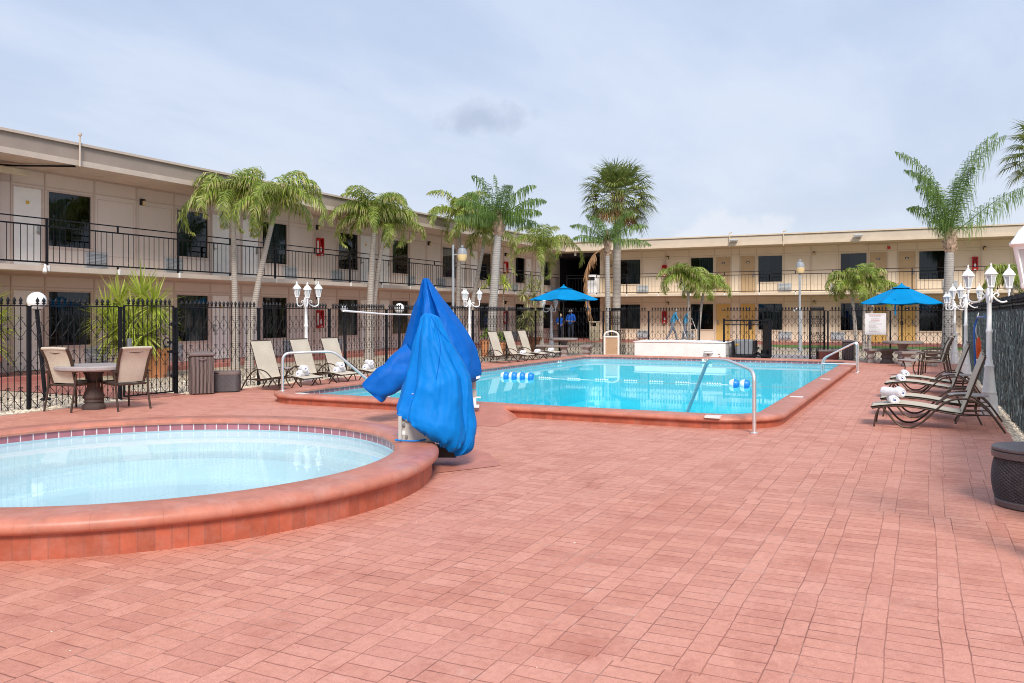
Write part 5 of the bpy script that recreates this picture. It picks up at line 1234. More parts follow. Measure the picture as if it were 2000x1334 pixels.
def make_towel(label):
    b = MB()
    prof = []
    L = 0.34
    def f(u, v):
        a = 2*pi*u; r = 0.068 + 0.004*sin(a*2+v*5) ; e = min(v, 1-v)*L
        if e < 0.02: r *= sqrt(max(0.02, 1-((0.02-e)/0.02)**2)) *0.85+0.15 if e > 0.001 else 0.72
        return ((v-0.5)*L, r*cos(a), 0.062 + r*sin(a)*0.94)
    b.grid(f, 22, 20, True, True)
    for s in (-1, 1):   # spiral of the rolled edge at both ends
        pts = [(s*(L/2-0.004), (0.006+0.0066*t)*cos(t), 0.062+(0.006+0.0066*t)*sin(t)*0.94) for t in [k*0.45 for k in range(15)]]
        b.tube(pts, 0.009, 6)
        vs = [(s*(L/2-0.006), 0.058*cos(k*pi/10), 0.062+0.055*sin(k*pi/10)) for k in range(20)]; b.add(vs, [tuple(range(20))])
    o = tag(b.build('rolled_towel', K['towel']), label, 'towel', 'rolled white towels on the lounge chairs')
    c = MB(); c.add([(0.172, -0.02, 0.05), (0.172, 0.022, 0.062), (0.172, 0.014, 0.085), (0.172, -0.016, 0.08)], [(0,1,2,3)]); c.add([(-0.172, -0.02, 0.05), (-0.172, 0.022, 0.062), (-0.172, 0.014, 0.085), (-0.172, -0.016, 0.08)], [(0,1,2,3)]); c.build('blue_mark', K['towelblue'], o)
    return o
lounge_places = [
 (12.95, 0.66, -pi/2, 'brown framed lounge chair with beige sling, nearest one on the right', 2, 'nearest right lounge chair'),
 (14.25, 0.60, -pi/2, 'lounge chair with beige sling, second from the camera on the right', 1, 'second right lounge chair'),
 (17.35, 0.66, -pi/2, 'lounge chair with beige sling, third from the camera on the right', 1, 'third right lounge chair'),
 (18.75, 0.62, -pi/2, 'lounge chair with beige sling, farthest one on the right', 1, 'farthest right lounge chair'),
 (13.50, 10.95, pi/2, 'lounge chair with raised beige back beside the low wicker box', 2, 'lounge chair beside wicker box'),
 (14.72, 10.98, pi/2, 'lounge chair with beige back behind the left pool handrail', 2, 'lounge chair behind the left handrail'),
 (15.80, 11.0, pi/2, 'lounge chair with beige back left of the blue covers', 2, 'lounge chair left of blue covers'),
 (20.5, 11.0, pi/2, 'lounge chair mostly hidden behind the blue lift covers', 0, ''),
 (24.1, 11.05, pi/2, 'lounge chair with beige back, left one before the terracotta pots', 1, 'left middle lounge chair'),
 (25.2, 11.05, pi/2, 'lounge chair with beige back, middle one before terracotta pots', 1, 'central middle lounge chair'),
 (26.3, 11.05, pi/2, 'lounge chair with beige back, nearest the concrete table', 1, 'lounge chair nearest concrete table'),
]
proto = None; tw0 = None
for i, (x, y, rz, lab, nt_, wh) in enumerate(lounge_places):
    if proto is None: proto = make_lounger(lab); proto.location = (x, y, 0); proto.rotation_euler = (0, 0, rz); o = proto
    else: o = dup(proto, (x, y, 0), rz, lab)
    d = Vector((cos(rz), sin(rz))); s = Vector((-d.y, d.x))
    for k in range(nt_):
        c = Vector((x, y)) + d*(0.26+0.0*k) + s*(0.02 if k == 0 else -0.02)
        lab2 = ('rolled white towel on the foot of ' if k == 0 else 'upper rolled white towel laid across the one on ') + wh
        zt = 0.298 if k == 0 else 0.395
        a = rz + pi/2 + (0.15 if k == 0 else 0.9)
        if tw0 is None: tw0 = make_towel(lab2); tw0.location = (c.x, c.y, zt); tw0.rotation_euler = (0, 0, a)
        else: dup(tw0, (c.x, c.y, zt), a, lab2)
def make_side_table(label):
    t = thing('side_table', label, 'side table', (0,0,0), 0, 'small grey side tables')
    b = MB(); b.lathe([(0.0, 0.385), (0.25, 0.388), (0.262, 0.398), (0.255, 0.412), (0.0, 0.418)], 28); b.build('table_top', K['stonetop'], t)
    for k in range(4):
        a = pi/4 + k*pi/2; b = MB(); b.tube(spline([(0.20*cos(a), 0.20*sin(a), 0.385), (0.13*cos(a), 0.13*sin(a), 0.2), (0.23*cos(a), 0.23*sin(a), 0.0)], 5), 0.012, 6); b.build('leg', K['bronze'], t)
    return t
st0 = make_side_table('round grey side table between the two nearest right lounge chairs'); st0.location = (13.6, -0.55, 0)
dup(st0, (18.05, -0.55, 0), 0, 'round grey side table between the two farther right lounge chairs')
dup(st0, (14.1, 12.35, 0), 0, 'round grey side table between the first two left lounge chairs')
dup(st0, (23.5, 0.35, 0), 0, 'round grey side table beside the far right patio chair')

# ================================================================== patio chairs
def make_chair(label):
    t = thing('patio_chair', label, 'patio chair', (0,0,0), 0, 'sling patio chairs')
    b = MB(); b.grid(lambda u, v: (-0.24+0.50*v, (u-0.5)*0.50, 0.425+0.03*v-0.02*sin(pi*v)-0.012*(1-(2*u-1)**2)), 8, 10); b.grid(lambda u, v: (-0.24+0.50*v, (u-0.5)*0.50, 0.412+0.03*v-0.02*sin(pi*v)-0.012*(1-(2*u-1)**2)), 8, 10); b.build('seat', K['sling'], t)
    bc = spline([(-0.22,0,0.45), (-0.27,0,0.62), (-0.33,0,0.82), (-0.42,0,1.00)], 6); m = len(bc)-1
    def f(u, v, off=0.0):
        x = v*m; i = min(int(x), m-1); p = bc[i].lerp(bc[i+1], x-i); w_ = 0.225+0.03*v; return (p.x-0.015*(1-(2*u-1)**2)+off, (u-0.5)*2*w_, p.z)
    b = MB(); b.grid(f, 8, 18); b.grid(lambda u, v: f(u, v, -0.010), 8, 18); b.tube([(-0.425, -0.25, 1.0), (-0.432, 0, 1.005), (-0.425, 0.25, 1.0)], 0.022, 8); b.build('backrest', K['sling'], t)
    b = MB()
    for s in (-1, 1): b.tube([(p.x-0.004, s*(0.235+0.03*(k/m)), p.z) for k, p in enumerate(bc)], 0.024, 8, flat=1.2)
    b.tube([(-0.395,-0.25,0.95), (-0.41,0,0.925), (-0.395,0.25,0.95)], 0.006, 6); b.build('back_frame', K['bronze'], t)
    b = MB()
    for s in (-1, 1): b.tube([(-0.25, s*0.265, 0.415), (0.27, s*0.265, 0.445)], 0.017, 8)
    b.tube([(0.27,-0.265,0.445), (0.27,0.265,0.445)], 0.015, 8); b.tube([(-0.25,-0.265,0.415), (-0.25,0.265,0.415)], 0.017, 8); b.build('seat_frame', K['bronze'], t)
    for s in (-1, 1):
        b = MB(); b.tube(spline([(0.27, s*0.29, 0.0), (0.255, s*0.285, 0.25), (0.235, s*0.29, 0.45), (0.22, s*0.30, 0.60)], 5), 0.017, 8); b.build('leg', K['bronze'], t)
        b = MB(); b.tube(spline([(-0.36, s*0.28, 0.0), (-0.31, s*0.275, 0.25), (-0.28, s*0.28, 0.45), (-0.27, s*0.29, 0.60)], 5), 0.017, 8); b.build('leg', K['bronze'], t)
        b = MB(); b.tube(spline([(-0.33, s*0.285, 0.62), (-0.15, s*0.30, 0.645), (0.10, s*0.31, 0.65), (0.30, s*0.305, 0.61)], 5), 0.02, 8, flat=0.6); b.build('armrest', K['bronze'], t)
    return t
ch0 = make_chair('patio chair seen from behind, left of the round table'); x, y = at_depth(149, 13.7); ch0.location = (x, y, 0); ch0.rotation_euler = (0, 0, TH - radians(20))
x, y = at_depth(238, 13.85); dup(ch0, (x, y, 0), TH + radians(56), 'patio chair seen from behind, right of the round table')
dup(ch0, (22.5, -0.15, 0), pi/2 + 0.1, 'patio chair facing the pool before the green slatted fence')
dup(ch0, (24.6, -0.25, 0), pi/2 - 0.1, 'farther patio chair facing the pool beside the rescue float')

# ================================================================== concrete tables and benches
def ped(b, R0, H, prof): b.lathe(prof, 20)
def table(label, loc, top, mat, R_=0.56, dark='stonedark', fl=True):
    t = thing('concrete_table', label, 'table', loc, 0.3)
    b = MB(); b.lathe([(R_-0.04, top-0.085), (R_, top-0.06), (R_, top-0.02), (R_-0.02, top), (0.0, top+0.002)], 40); b.lathe([(0.0, top-0.09), (R_-0.04, top-0.085)], 40); b.build('table_top', K[mat], t)
    b = MB(); H = top-0.085
    def f(u, v):
        z = H*v; a = 2*pi*u
        q = [(0.0,0.23),(0.10,0.235),(0.14,0.185),(0.17,0.165),(0.20,0.19),(0.24,0.17),(0.27,0.19),(0.32,0.205),(0.45,0.17),(0.60,0.12),(0.72,0.125),(0.88,0.17),(0.97,0.22),(1.0,0.22)]
        for k in range(len(q)-1):
            if q[k][0] <= v <= q[k+1][0]:
                s = (v-q[k][0])/(q[k+1][0]-q[k][0]+1e-9); r = q[k][1]+(q[k+1][1]-q[k][1])*s; break
        if 0.3 < v < 0.95: r *= 1+0.05*abs(sin(a*7))
        r *= 0.76
        return (r*cos(a), r*sin(a), z)
    b.grid(f, 56, 36, True, True); b.build('pedestal', K[dark], t)
    return t
l = ground(183, 799); table('round grey concrete table on a fluted pedestal between patio chairs', (*l, 0), 0.72, 'stonetop', 0.58)
l = ground(1101, 698); table('round concrete table under the left blue parasol', (*l, 0), 0.70, 'stone', 0.52, 'stone')
l2 = ground(1763, 712); table('round concrete table under the right blue parasol', (*l2, 0), 0.72, 'stone', 0.58, 'stone')
def bench(label, loc, rz, L, name='concrete_bench'):
    t = thing(name, label, 'bench', loc, rz, 'concrete benches at the tables')
    b = MB(); n = 14
    def top(u, v):
        a = (u-0.5)*L/1.0; c = a*a*0.28; return a, c
    vs = []; fs = []
    for i in range(n+1):
        a, c = top(i/n, 0)
        for dy, z in ((-0.17, 0.37), (-0.19, 0.39), (-0.19, 0.43), (-0.17, 0.45), (0.17, 0.45), (0.19, 0.43), (0.19, 0.39), (0.17, 0.37)): vs.append((a, c+dy, z))
    for i in range(n):
        for k in range(8): fs.append((i*8+k, i*8+(k+1)%8, i*8+8+(k+1)%8, i*8+8+k))
    fs.append(tuple(range(8))); fs.append(tuple(reversed(range(n*8, n*8+8)))); b.add(vs, fs); b.build('seat', K['stone'], t)
    for s in (-1, 1):
        a = s*L*0.33; c = a*a*0.28
        b = MB(); b.lathe([(0.17, 0), (0.17, 0.05), (0.13, 0.09), (0.12, 0.14), (0.16, 0.18), (0.15, 0.23), (0.11, 0.28), (0.14, 0.33), (0.18, 0.37)], 4, (a, c, 0), rot=pi/4+s*0.2, smooth=False); b.build('support', K['stone'], t)
    return t
lx, ly = ground(1716, 709); bench('short concrete bench left of the right parasol table', (lx, ly, 0), -pi/2+0.5, 0.75)
lx, ly = ground(1797, 716); bench('curved concrete bench in front of the right parasol table', (lx, ly, 0), radians(-55), 1.25)
lx, ly = ground(1775, 706); 
bench('curved concrete bench behind the right parasol table', (l2[0]+0.9, l2[1]+0.1, 0), radians(100), 1.0)
lx, ly = ground(1087, 702); bench('curved concrete bench in front of the left parasol table', (28.05, 12.0, 0), radians(-75), 1.2)
lx, ly = ground(1133, 697); bench('concrete bench on the right of the left parasol table', (28.8, 10.95, 0), radians(12), 0.8)

# ================================================================== parasols
def parasol(label, loc, R_, rim, apex, rot, lean=0.0, strap=0.0):
    t = thing('parasol', label, 'parasol', loc, rot, 'blue parasols')
    b = MB(); b.tube([(0,0,0.0), (lean,0,apex-0.03)], 0.022, 10); b.lathe([(0.03, 0), (0.045, 0.02), (0.045, 0.10), (0.028, 0.12)], 10, (lean*0.55, 0, 1.22)); b.tube([(lean*0.55, 0, 1.27), (lean*0.55+0.09, 0, 1.27)], 0.01, 6); b.build('pole', K['bronze'], t)
    n = 8; b = MB(); vs = []; fs = []; rings = 9; seg = 6
    for j in range(rings+1):
        q = j/rings
        for i in range(n*seg):
            k = i % seg; u = k/seg; a0 = 2*pi*(i//seg)/n; a1 = a0+2*pi/n
            p0 = Vector((cos(a0), sin(a0))); p1 = Vector((cos(a1), sin(a1))); d = p0.lerp(p1, u)*R_*q
            sag = 0.045*q*4*u*(1-u)*(0.4+0.6*q)
            z = apex - (apex-rim)*(q**1.12) - sag
            vs.append((d.x+lean, d.y, z))
    m = n*seg
    for j in range(rings):
        for i in range(m): fs.append((j*m+i, j*m+(i+1)%m, (j+1)*m+(i+1)%m, (j+1)*m+i))
    b.add(vs, fs, True)
    b.add([(v[0], v[1], v[2]-0.012) for v in vs], [tuple(reversed(f)) for f in fs], True)
    cn = b.build('canopy', K['canvas'], t, angle=12)
    b = MB(); b.lathe([(R_*0.26, apex-(apex-rim)*0.20+0.03), (R_*0.12, apex-0.03), (0.03, apex+0.05), (0.02, apex+0.09), (0.0, apex+0.10)], 8, (lean, 0, 0), smooth=False); b.build('vent_cap', K['canvas'], cn)
    for k in range(n):
        a = 2*pi*k/n; b = MB(); b.tube([(lean, 0, apex-0.04), (lean+R_*0.98*cos(a), R_*0.98*sin(a), rim-0.012)], 0.009, 5)
        rb = b.build('rib', K['black'], t)
        b = MB(); b.tube([(lean+0.03*cos(a), 0.03*sin(a), rim-0.1), (lean+R_*0.5*cos(a), R_*0.5*sin(a), rim+(apex-rim)*0.5-0.03)], 0.007, 5); b.build('strut', K['black'], rb)
    if strap:
        b = MB(); x, y = R_*0.72*cos(strap), R_*0.72*sin(strap); b.box(x-0.03, x+0.03, y-0.012, y+0.012, rim-0.38, rim+0.12); b.build('strap', K['canvas'], cn)
    return t
parasol('bright blue parasol at the far left corner above staff', (*at_depth(1100, 31.0), 0), 1.27, 2.10, 2.55, 0.2, 0.09, -1.2)
parasol('bright blue parasol on the right before the cream wing', (*at_depth(1762, 26.4), 0), 1.24, 1.90, 2.44, 0.35, 0.05, 2.6)
# ================================================================== covered pool lifts
def px3(px, py, d): x, y = at_depth(px, d); return Vector((x, y, EYE+(HOR-py)/FOC*d))
F3 = Vector((FW.x, FW.y, 0))
def loft(b, rows, d, dep, corners, seed, hem=0.0, per=7, sub=7, slant=0.0):
    """cloth hull between a left and right edge; corners are (across, deep, drift) ridges and valleys that run down the cloth"""
    Ls = spline([px3(l[0], l[1], d) for l, r in rows], sub); Rs = spline([px3(r[0], r[1], d) for l, r in rows], sub); m = len(Ls)
    vs = []; nc = len(corners); n = nc*per
    for j in range(m):
        t = j/(m-1); L, R_ = Ls[j], Rs[j]; mid = (L+R_)/2; h = (R_-L)/2; dp = dep(t); hl = h.length
        g = min(1.0, 0.25+t*1.3)                # folds open out below the top
        cs = []
        for (u, v, dr) in corners:
            base = Vector((u, v)); rr_ = base.length
            if abs(u) < 0.97:
                rnd = base/rr_*0.95
                base = rnd.lerp(base, g)
                base.x = max(-0.96, min(0.96, base.x + dr*(t-0.35)))
            cs.append(base)
        for i in range(n):
            c = i//per; w_ = (i % per)/per; A_, B_ = cs[c], cs[(c+1) % nc]
            q = A_.lerp(B_, w_)
            bulge = 0.05*sin(pi*w_)*(0.5+0.5*sin(seed+c*2.1)); q = q*(1+bulge)
            p = mid + h*q.x + F3*(q.y*dp)
            rad = (h*q.x + F3*(q.y*dp)); rl = rad.length; rad = rad/rl if rl > 1e-6 else F3
            amp = min(1.0, rl/0.2)
            p = p + rad*amp*(0.016*noise.noise(p*2.3+Vector((seed, 0, 0))) + 0.006*noise.noise(p*9+Vector((0, seed, 0))))
            z_ = noise.noise(Vector((q.x*2.6+seed+t*1.2, t*1.1, seed))); p = p + rad*amp*0.022*max(0, 1-abs(z_)*6)*(0.4+0.6*t)
            z2 = noise.noise(Vector((q.x*1.6-t*3.4, t*2.2+q.x*1.2, seed+7))); p = p + rad*amp*0.012*max(0, 1-abs(z2)*8)
            if hem and t > 0.84:
                s = (t-0.84)/0.16; ru = noise.noise(Vector((i*0.55, seed, 0)))+0.6*noise.noise(Vector((i*1.3, seed, 4)))
                p = p + rad*hem*(0.10*sin(min(1, s*1.15)*pi*0.8)*ru*0.7) + Vector((0,0,0.05*s*hem*noise.noise(Vector((i*0.9, 3, seed)))))
                p = p - rad*0.10*s*s
            vs.append(p)
    fs = []
    for j in range(m-1):
        for i in range(n): i2 = (i+1) % n; fs.append((j*n+i, j*n+i2, (j+1)*n+i2, (j+1)*n+i))
    fs.append(tuple(range(n)))
    b.add(vs, fs, True)
D1 = 8.62
lf = thing('pool_lift', 'bright blue covered pool lift on the kerb of round pool', 'pool lift', (*ground(812, 856, 0.27), 0.27))
lf_loc = Vector(lf.location)
def local_build(b, name, mat, root, angle=40):
    o = Vector(root.location); b.v = [tuple(Vector(v)-o) for v in b.v]; return b.build(name, mat, root, angle=angle)
b = MB()
rows = [((829,611.5),(843,612.5)), ((823,620),(858,621)), ((817,642),(867,643)), ((810,665),(878,665)), ((798,717),(904,708)), ((790,748),(921,742)), ((781,773),(925,790)), ((774,792),(930,834)), ((778,806),(926,872)), ((790,811),(912,898))]
loft(b, rows, D1, lambda t: 0.05+0.30*min(1, t*1.25)**0.8, [(-1, 0, 0), (-0.86, -0.50, 0), (-0.60, -0.48, 0.05), (-0.50, -0.92, -0.10), (-0.08, -1.02, -0.25), (0.16, -0.97, 0.1), (0.52, -0.88, 0.25), (0.64, -0.50, 0.22), (0.90, -0.42, 0), (1, 0, 0), (0.7, 0.7, 0), (0, 1, 0), (-0.7, 0.7, 0)], 3.1, hem=1)
cv = local_build(b, 'cover', K['blue'], lf, 55)
from mathutils.bvhtree import BVHTree
bvh = BVHTree.FromPolygons([Vector(v)+Vector(lf.location) for v in b.v], b.f)
def on_cover(px, py):
    o = Vector((0, 0, EYE)); dr = (px3(px, py, D1)-o).normalized(); hit = bvh.ray_cast(o, dr)[0]
    return hit if hit is not None else px3(px, py, D1)
b = MB()
for pts in (((853, 640), (860, 675), (858, 705), (852, 742)), ((842, 618), (853, 640)), ((853, 640), (876, 668))):
    b.tube([on_cover(x_, y_) for x_, y_ in [(p.x, p.y) for p in spline([Vector((px, py, 0)) for px, py in pts], 6)]], 0.0045, 5)
local_build(b, 'seam', K['blueshade'], lf)
b = MB(); c = on_cover(806, 770); b.lathe([(0.0, 0), (0.012, 0.002), (0.008, 0.007)], 8, tuple(c)); local_build(b, 'snap', K['white'], lf)
# housing with its bolts and plate on the kerb
b = MB(); U = Vector((RT.x, RT.y, 0))
c = px3(822, 832, D1+0.05); b.obox(c, U*0.185, F3*0.20, Vector((0,0,0.135))); c2 = px3(794, 838, D1-0.02); 
hs = local_build(b, 'housing', K['liftgrey'], lf)
b = MB(); c = px3(784, 833, D1-0.1); b.obox(c, U*0.016, F3*0.11, Vector((0,0,0.115))); local_build(b, 'side_plate', K['liftgrey'], lf)
b = MB()
for px, py in ((795, 820), (789, 829), (794, 852), (778, 848)):
    c = px3(px, py, D1-0.16); b.tube([tuple(c), tuple(c-F3*0.018)], 0.014, 8)
local_build(b, 'bolt', K['lock'], lf)
b = MB(); c = px3(788, 845, D1-0.153); b.obox(c, U*0.018, F3*0.002, Vector((0,0,0.02))); local_build(b, 'plate_label', K['white'], lf)
b = MB(); p0 = px3(776, 859.5, D1-0.22); p1 = px3(812, 861, D1-0.22); p2 = px3(842, 857, D1-0.1); b.tube(spline([p0, p0.lerp(p1, 0.5)-Vector((0,0,0.004)), p1, p2], 5), 0.008, 6); b.tube([p0-U*0.02, p0], 0.012, 6); local_build(b, 'drawstring', K['blue'], lf)
b = MB(); p0 = px3(880, 800, D1+0.1); p1 = px3(884, 885, D1+0.12); b.tube([p0, p1], 0.06, 10); p2 = px3(862, 880, D1+0.1); b.obox(p2, U*0.16, F3*0.14, Vector((0,0,0.05))); local_build(b, 'mast', K['blackmatte'], lf)

D2 = 12.35
l2_ = thing('pool_lift', 'shaded blue covered pool lift with a bulging arm behind the first', 'pool lift', (*at_depth(870, D2+0.1), 0.17))
b = MB()
rows = [((827,543.5),(837,543.5)), ((823,553),(846,557)), ((818,575),(859,575)), ((810,597),(878,600)), ((800,627),(901,632)), ((788,661),(924,668)), ((779,693),(934,700)), ((776,714),(939,724)), ((782,735),(936,740)), ((800,756),(925,748))]
loft(b, rows, D2, lambda t: 0.05+0.42*min(1, t*1.2), [(-1, 0, 0), (-0.72, -0.75, 0), (-0.44, -0.42, -0.1), (-0.34, -1.0, -0.1), (-0.02, -0.98, -0.1), (0.10, -0.42, 0.05), (0.30, -1.02, 0.1), (0.72, -0.72, 0.1), (1, 0, 0), (0.7, 0.7, 0), (0, 1, 0), (-0.7, 0.7, 0)], 9.4, hem=0.5)
# the cloth bag over the swung seat arm
vs = []; n = 40; m = 16
ax = spline([px3(815, 695, D2-0.1), px3(785, 718, D2-0.25), px3(758, 741, D2-0.32), px3(733, 763, D2-0.35), px3(728, 768, D2-0.35)], 5)
m = len(ax)
for j, p in enumerate(ax):
    t = j/(m-1); tan = (ax[min(j+1, m-1)]-ax[max(j-1, 0)]).normalized(); nrm = tan.cross(F3).normalized()
    hw = (0.24 - 0.05*t) if t < 0.93 else (0.16 if t < 0.99 else 0.04)
    for i in range(n):
        a = 2*pi*i/n; ca, sa = cos(a), sin(a); k = (abs(ca)**3.2+abs(sa)**3.2)**(-1/3.2)
        q = p + nrm*ca*k*hw + F3*sa*k*0.22*(1 if t < 0.93 else 0.6)
        nn = noise.noise(q*5+Vector((4, 0, 0))); ridge = max(0, 1-abs(noise.noise(q*3.3))*2)**4
        q = q + (nrm*ca+F3*sa)*(0.022*nn+0.012*ridge) - (nrm*ca+F3*sa)*0.035*max(0, sin(t*9+ca*2.2))**6; vs.append(q)
fs = [(j*n+i, j*n+(i+1) % n, (j+1)*n+(i+1) % n, (j+1)*n+i) for j in range(m-1) for i in range(n)]; fs.append(tuple(reversed(range((m-1)*n, m*n))))
b.add(vs, fs, True)
cv = local_build(b, 'cover', K['blueshade'], l2_, 55)
b = MB(); c = px3(934, 737, D2-0.30); b.obox(c, U*0.03+Vector((0,0,0.010)), F3*0.004, Vector((0,0,0.018))); local_build(b, 'care_label', K['white'], l2_)
b = MB(); p0 = px3(926, 745, D2+0.15); p1 = px3(927, 792, D2+0.15); b.tube([p0, px3(926, 760, D2+0.15)], 0.03, 8); b.obox(px3(927, 768, D2+0.15), U*0.028, F3*0.03, Vector((0,0,0.05))); local_build(b, 'actuator', K['liftgrey'], l2_)
b = MB(); b.obox(px3(927, 785, D2+0.15), U*0.024, F3*0.03, Vector((0,0,0.07))); b.obox(px3(931, 776, D2+0.15), U*0.06, F3*0.015, Vector((0,0,0.010))); b.obox(px3(924, 793, D2+0.15), U*0.09, F3*0.10, Vector((0,0,0.012))); local_build(b, 'foot', K['white'], l2_)
b = MB(); b.tube([px3(868, 640, D2), px3(872, 790, D2+0.05)], 0.06, 10); local_build(b, 'mast', K['liftgrey'], l2_)

# ================================================================== rails in the pool
def rail(name, label, tubes, r=0.024):
    o = Vector(tubes[0][0]); t = thing(name, label, 'handrail', tuple(o), 0, 'steel pool rails'); 
    for i, tb in enumerate(tubes):
        b = MB(); b.tube([Vector(p)-o for p in rounded(tb, 0.14, 6)], r, 12); b.build('tube', K['steel'], t)
    b = MB()
    for tb in tubes[:2]: b.lathe([(0.05, 0), (0.05, 0.008), (0.03, 0.02)], 14, tuple(Vector(tb[0])-o))
    b.build('flange', K['steel'], t)
rail('handrail', 'bent steel handrail at the near right corner of the pool', [[(11.24, 1.98, 0), (11.24, 1.98, 0.80), (11.95, 2.47, 0.895), (12.48, 2.86, 0.87), (13.12, 3.38, -0.12)]], 0.026)
rail('handrail', 'bent steel handrail at the left pool corner before loungers', [[(11.88, 10.33, 0.17), (11.88, 10.33, 0.845), (12.55, 9.72, 0.865), (13.35, 8.85, -0.15)]], 0.024)
rail('ladder_rail', 'steel pool ladder with two rails on the far right kerb', [[(24.0, 1.60, 0), (24.0, 1.60, 0.83), (24.0, 2.46, 0.36), (24.0, 2.50, -0.5)], [(24.5, 1.60, 0), (24.5, 1.60, 0.83), (24.5, 2.46, 0.36), (24.5, 2.50, -0.5)], [(24.0, 1.62, 0.23), (24.0, 2.48, 0.23)]], 0.024)
# float line with buoys
def buoy(label, loc):
    t = thing('float_buoy', label, 'buoy', loc, 0, 'blue and white buoys on the float line')
    b = MB(); prof = [(0.03, -0.105), (0.075, -0.09), (0.10, -0.05), (0.105, 0.0)]
    def half(sgn):
        q = MB(); vs = []; n = 18
        pr = [(0.025, 0.105), (0.07, 0.092), (0.095, 0.055), (0.102, 0.0)]
        for r, y in pr:
            for k in range(n): a = 2*pi*k/n; vs.append((r*cos(a), sgn*y, r*sin(a)))
        fs = [(j*n+k, j*n+(k+1) % n, (j+1)*n+(k+1) % n, (j+1)*n+k) for j in range(3) for k in range(n)]; fs.append(tuple(range(n))); q.add(vs, fs, True); return q
    half(1).build('white_half', K['buoyw'], t); half(-1).build('blue_half', K['buoyb'], t)
    return t
bys = [9.27, 9.05, 8.83, 8.61]; RX = 18.7
b0 = buoy('blue and white float at the left end of the rope, first of four', (RX, bys[0], 0.035))
for y, lab in ((bys[1], 'blue and white float at left end of rope, second of four'), (bys[2], 'blue and white float at left end of rope, third of four'), (bys[3], 'blue and white float at left end of rope, rightmost of four'), (3.72, 'blue and white float near the steel handrail, left of a pair'), (3.49, 'blue and white float near the steel handrail, right of a pair')):
    dup(b0, (RX, y, 0.035), 0, lab)
fl = thing('float_line', 'white beaded float rope stretched across the pool', 'float line', (RX, 10.26, 0.02))
b = MB(); b.tube([(0, -k*0.4, -0.022-0.010*sin(k*0.7)) for k in range(21)], 0.006, 5); b.build('rope', K['rope'], fl)
b = MB()
for c in (8.35, 7.6, 6.9, 6.2, 5.6, 5.0, 4.3):
    for k in range(6): y = c - k*0.055; b.lathe([(0.0, -0.02), (0.018, -0.01), (0.018, 0.01), (0.0, 0.02)], 6, (0, y-10.26, 0.005))
b.build('bead', K['buoyw'], fl)

# ================================================================== bins, boxes, ottoman
def wicker_barrel(name, label, loc, R_, H, mat, lidm, nx=84, nz=26, bul=0.045):
    t = thing(name, label, 'wicker ottoman', loc)
    b = MB(); vs = []; n = nx*2; m = nz*2; z0, z1 = 0.055, H-0.075
    for j in range(m+1):
        v = j/m; z = z0+(z1-z0)*v; r0 = R_*(0.92+bul*2*sin(pi*min(1, v*0.95+0.03)))
        for i in range(n):
            cell = ((i//2)+(j//2)) % 2; inn = (i % 2)+(j % 2)
            r = r0 + (0.006 if cell else -0.003) - (0.004 if (i % 2 == 0) else 0) - (0.004 if (j % 2 == 0) else 0)
            a = 2*pi*i/n; vs.append((r*cos(a), r*sin(a), z))
    fs = [(j*n+i, j*n+(i+1) % n, (j+1)*n+(i+1) % n, (j+1)*n+i) for j in range(m) for i in range(n)]
    b.add(vs, fs); b.build('woven_body', K[mat], t)
    b = MB(); b.lathe([(R_*0.86, 0), (R_*0.93, 0.01), (R_*0.955, 0.05), (R_*0.93, 0.06)], 48); b.build('base_ring', K[lidm], t)
    b = MB(); b.lathe([(R_*0.96, H-0.085), (R_*1.01, H-0.08), (R_*1.02, H-0.035), (R_*0.99, H-0.03)], 64); b.build('rim', K[lidm], t)
    b = MB(); b.lathe([(R_*0.98, H-0.028), (R_*1.01, H-0.022), (R_*1.01, H-0.008), (R_*0.985, H), (0.0, H+0.004)], 64); b.build('lid', K['wicklid'], t)
    b = MB(); a = atan2(-loc[1], -loc[0])+0.55; b.obox(((R_*1.02)*cos(a), (R_*1.02)*sin(a), H-0.045), (-0.06*sin(a), 0.06*cos(a), 0), (0.006*cos(a), 0.006*sin(a), 0), (0, 0, 0.010)); b.build('handle', K['blackmatte'], t)
    return t
l = ground(2024, 990); wicker_barrel('wicker_ottoman', 'dark wicker barrel ottoman cut off at the right picture edge', (*l, 0), 0.31, 0.475, 'wick', 'wicklid')
l = ground(441, 765)
t = thing('storage_box', 'low dark wicker storage box beside the tall brown bin', 'storage box', (*l, 0), TH-pi/2+0.15)
b = MB(); W2 = 0.275
vs = []; n = 72
def sup(a, w_, d_, e=5): ca, sa = cos(a), sin(a); k = (abs(ca)**e+abs(sa)**e)**(-1/e); return w_*ca*k, d_*sa*k
for j in range(33):
    z = 0.02+0.33*j/32
    for i in range(n*2):
        a = 2*pi*i/(n*2); x, y = sup(a, W2*(0.985+0.015*sin(j*0.1)), 0.2); q = 1+(0.012 if ((i//2)+(j//2)) % 2 else 0)-(0.008 if i % 2 == 0 else 0); vs.append((x*q, y*q, z))
b.add(vs, [(j*n*2+i, j*n*2+(i+1) % (n*2), (j+1)*n*2+(i+1) % (n*2), (j+1)*n*2+i) for j in range(32) for i in range(n*2)]); b.build('woven_body', K['wick'], t)
b = MB(); vs = []
for s_, z in ((1.02, 0.345), (1.04, 0.355), (1.04, 0.39), (1.02, 0.41), (0.0, 0.415)):
    for i in range(n): x, y = sup(2*pi*i/n, W2*s_, 0.2*s_); vs.append((x, y, z))
b.add(vs, [(j*n+i, j*n+(i+1) % n, (j+1)*n+(i+1) % n, (j+1)*n+i) for j in range(4) for i in range(n)], True); b.build('lid', K['browncap'], t)
b = MB(); b.box(-0.23, -0.10, -0.212, -0.2, 0.365, 0.388); b.build('handle', K['blackmatte'], t)
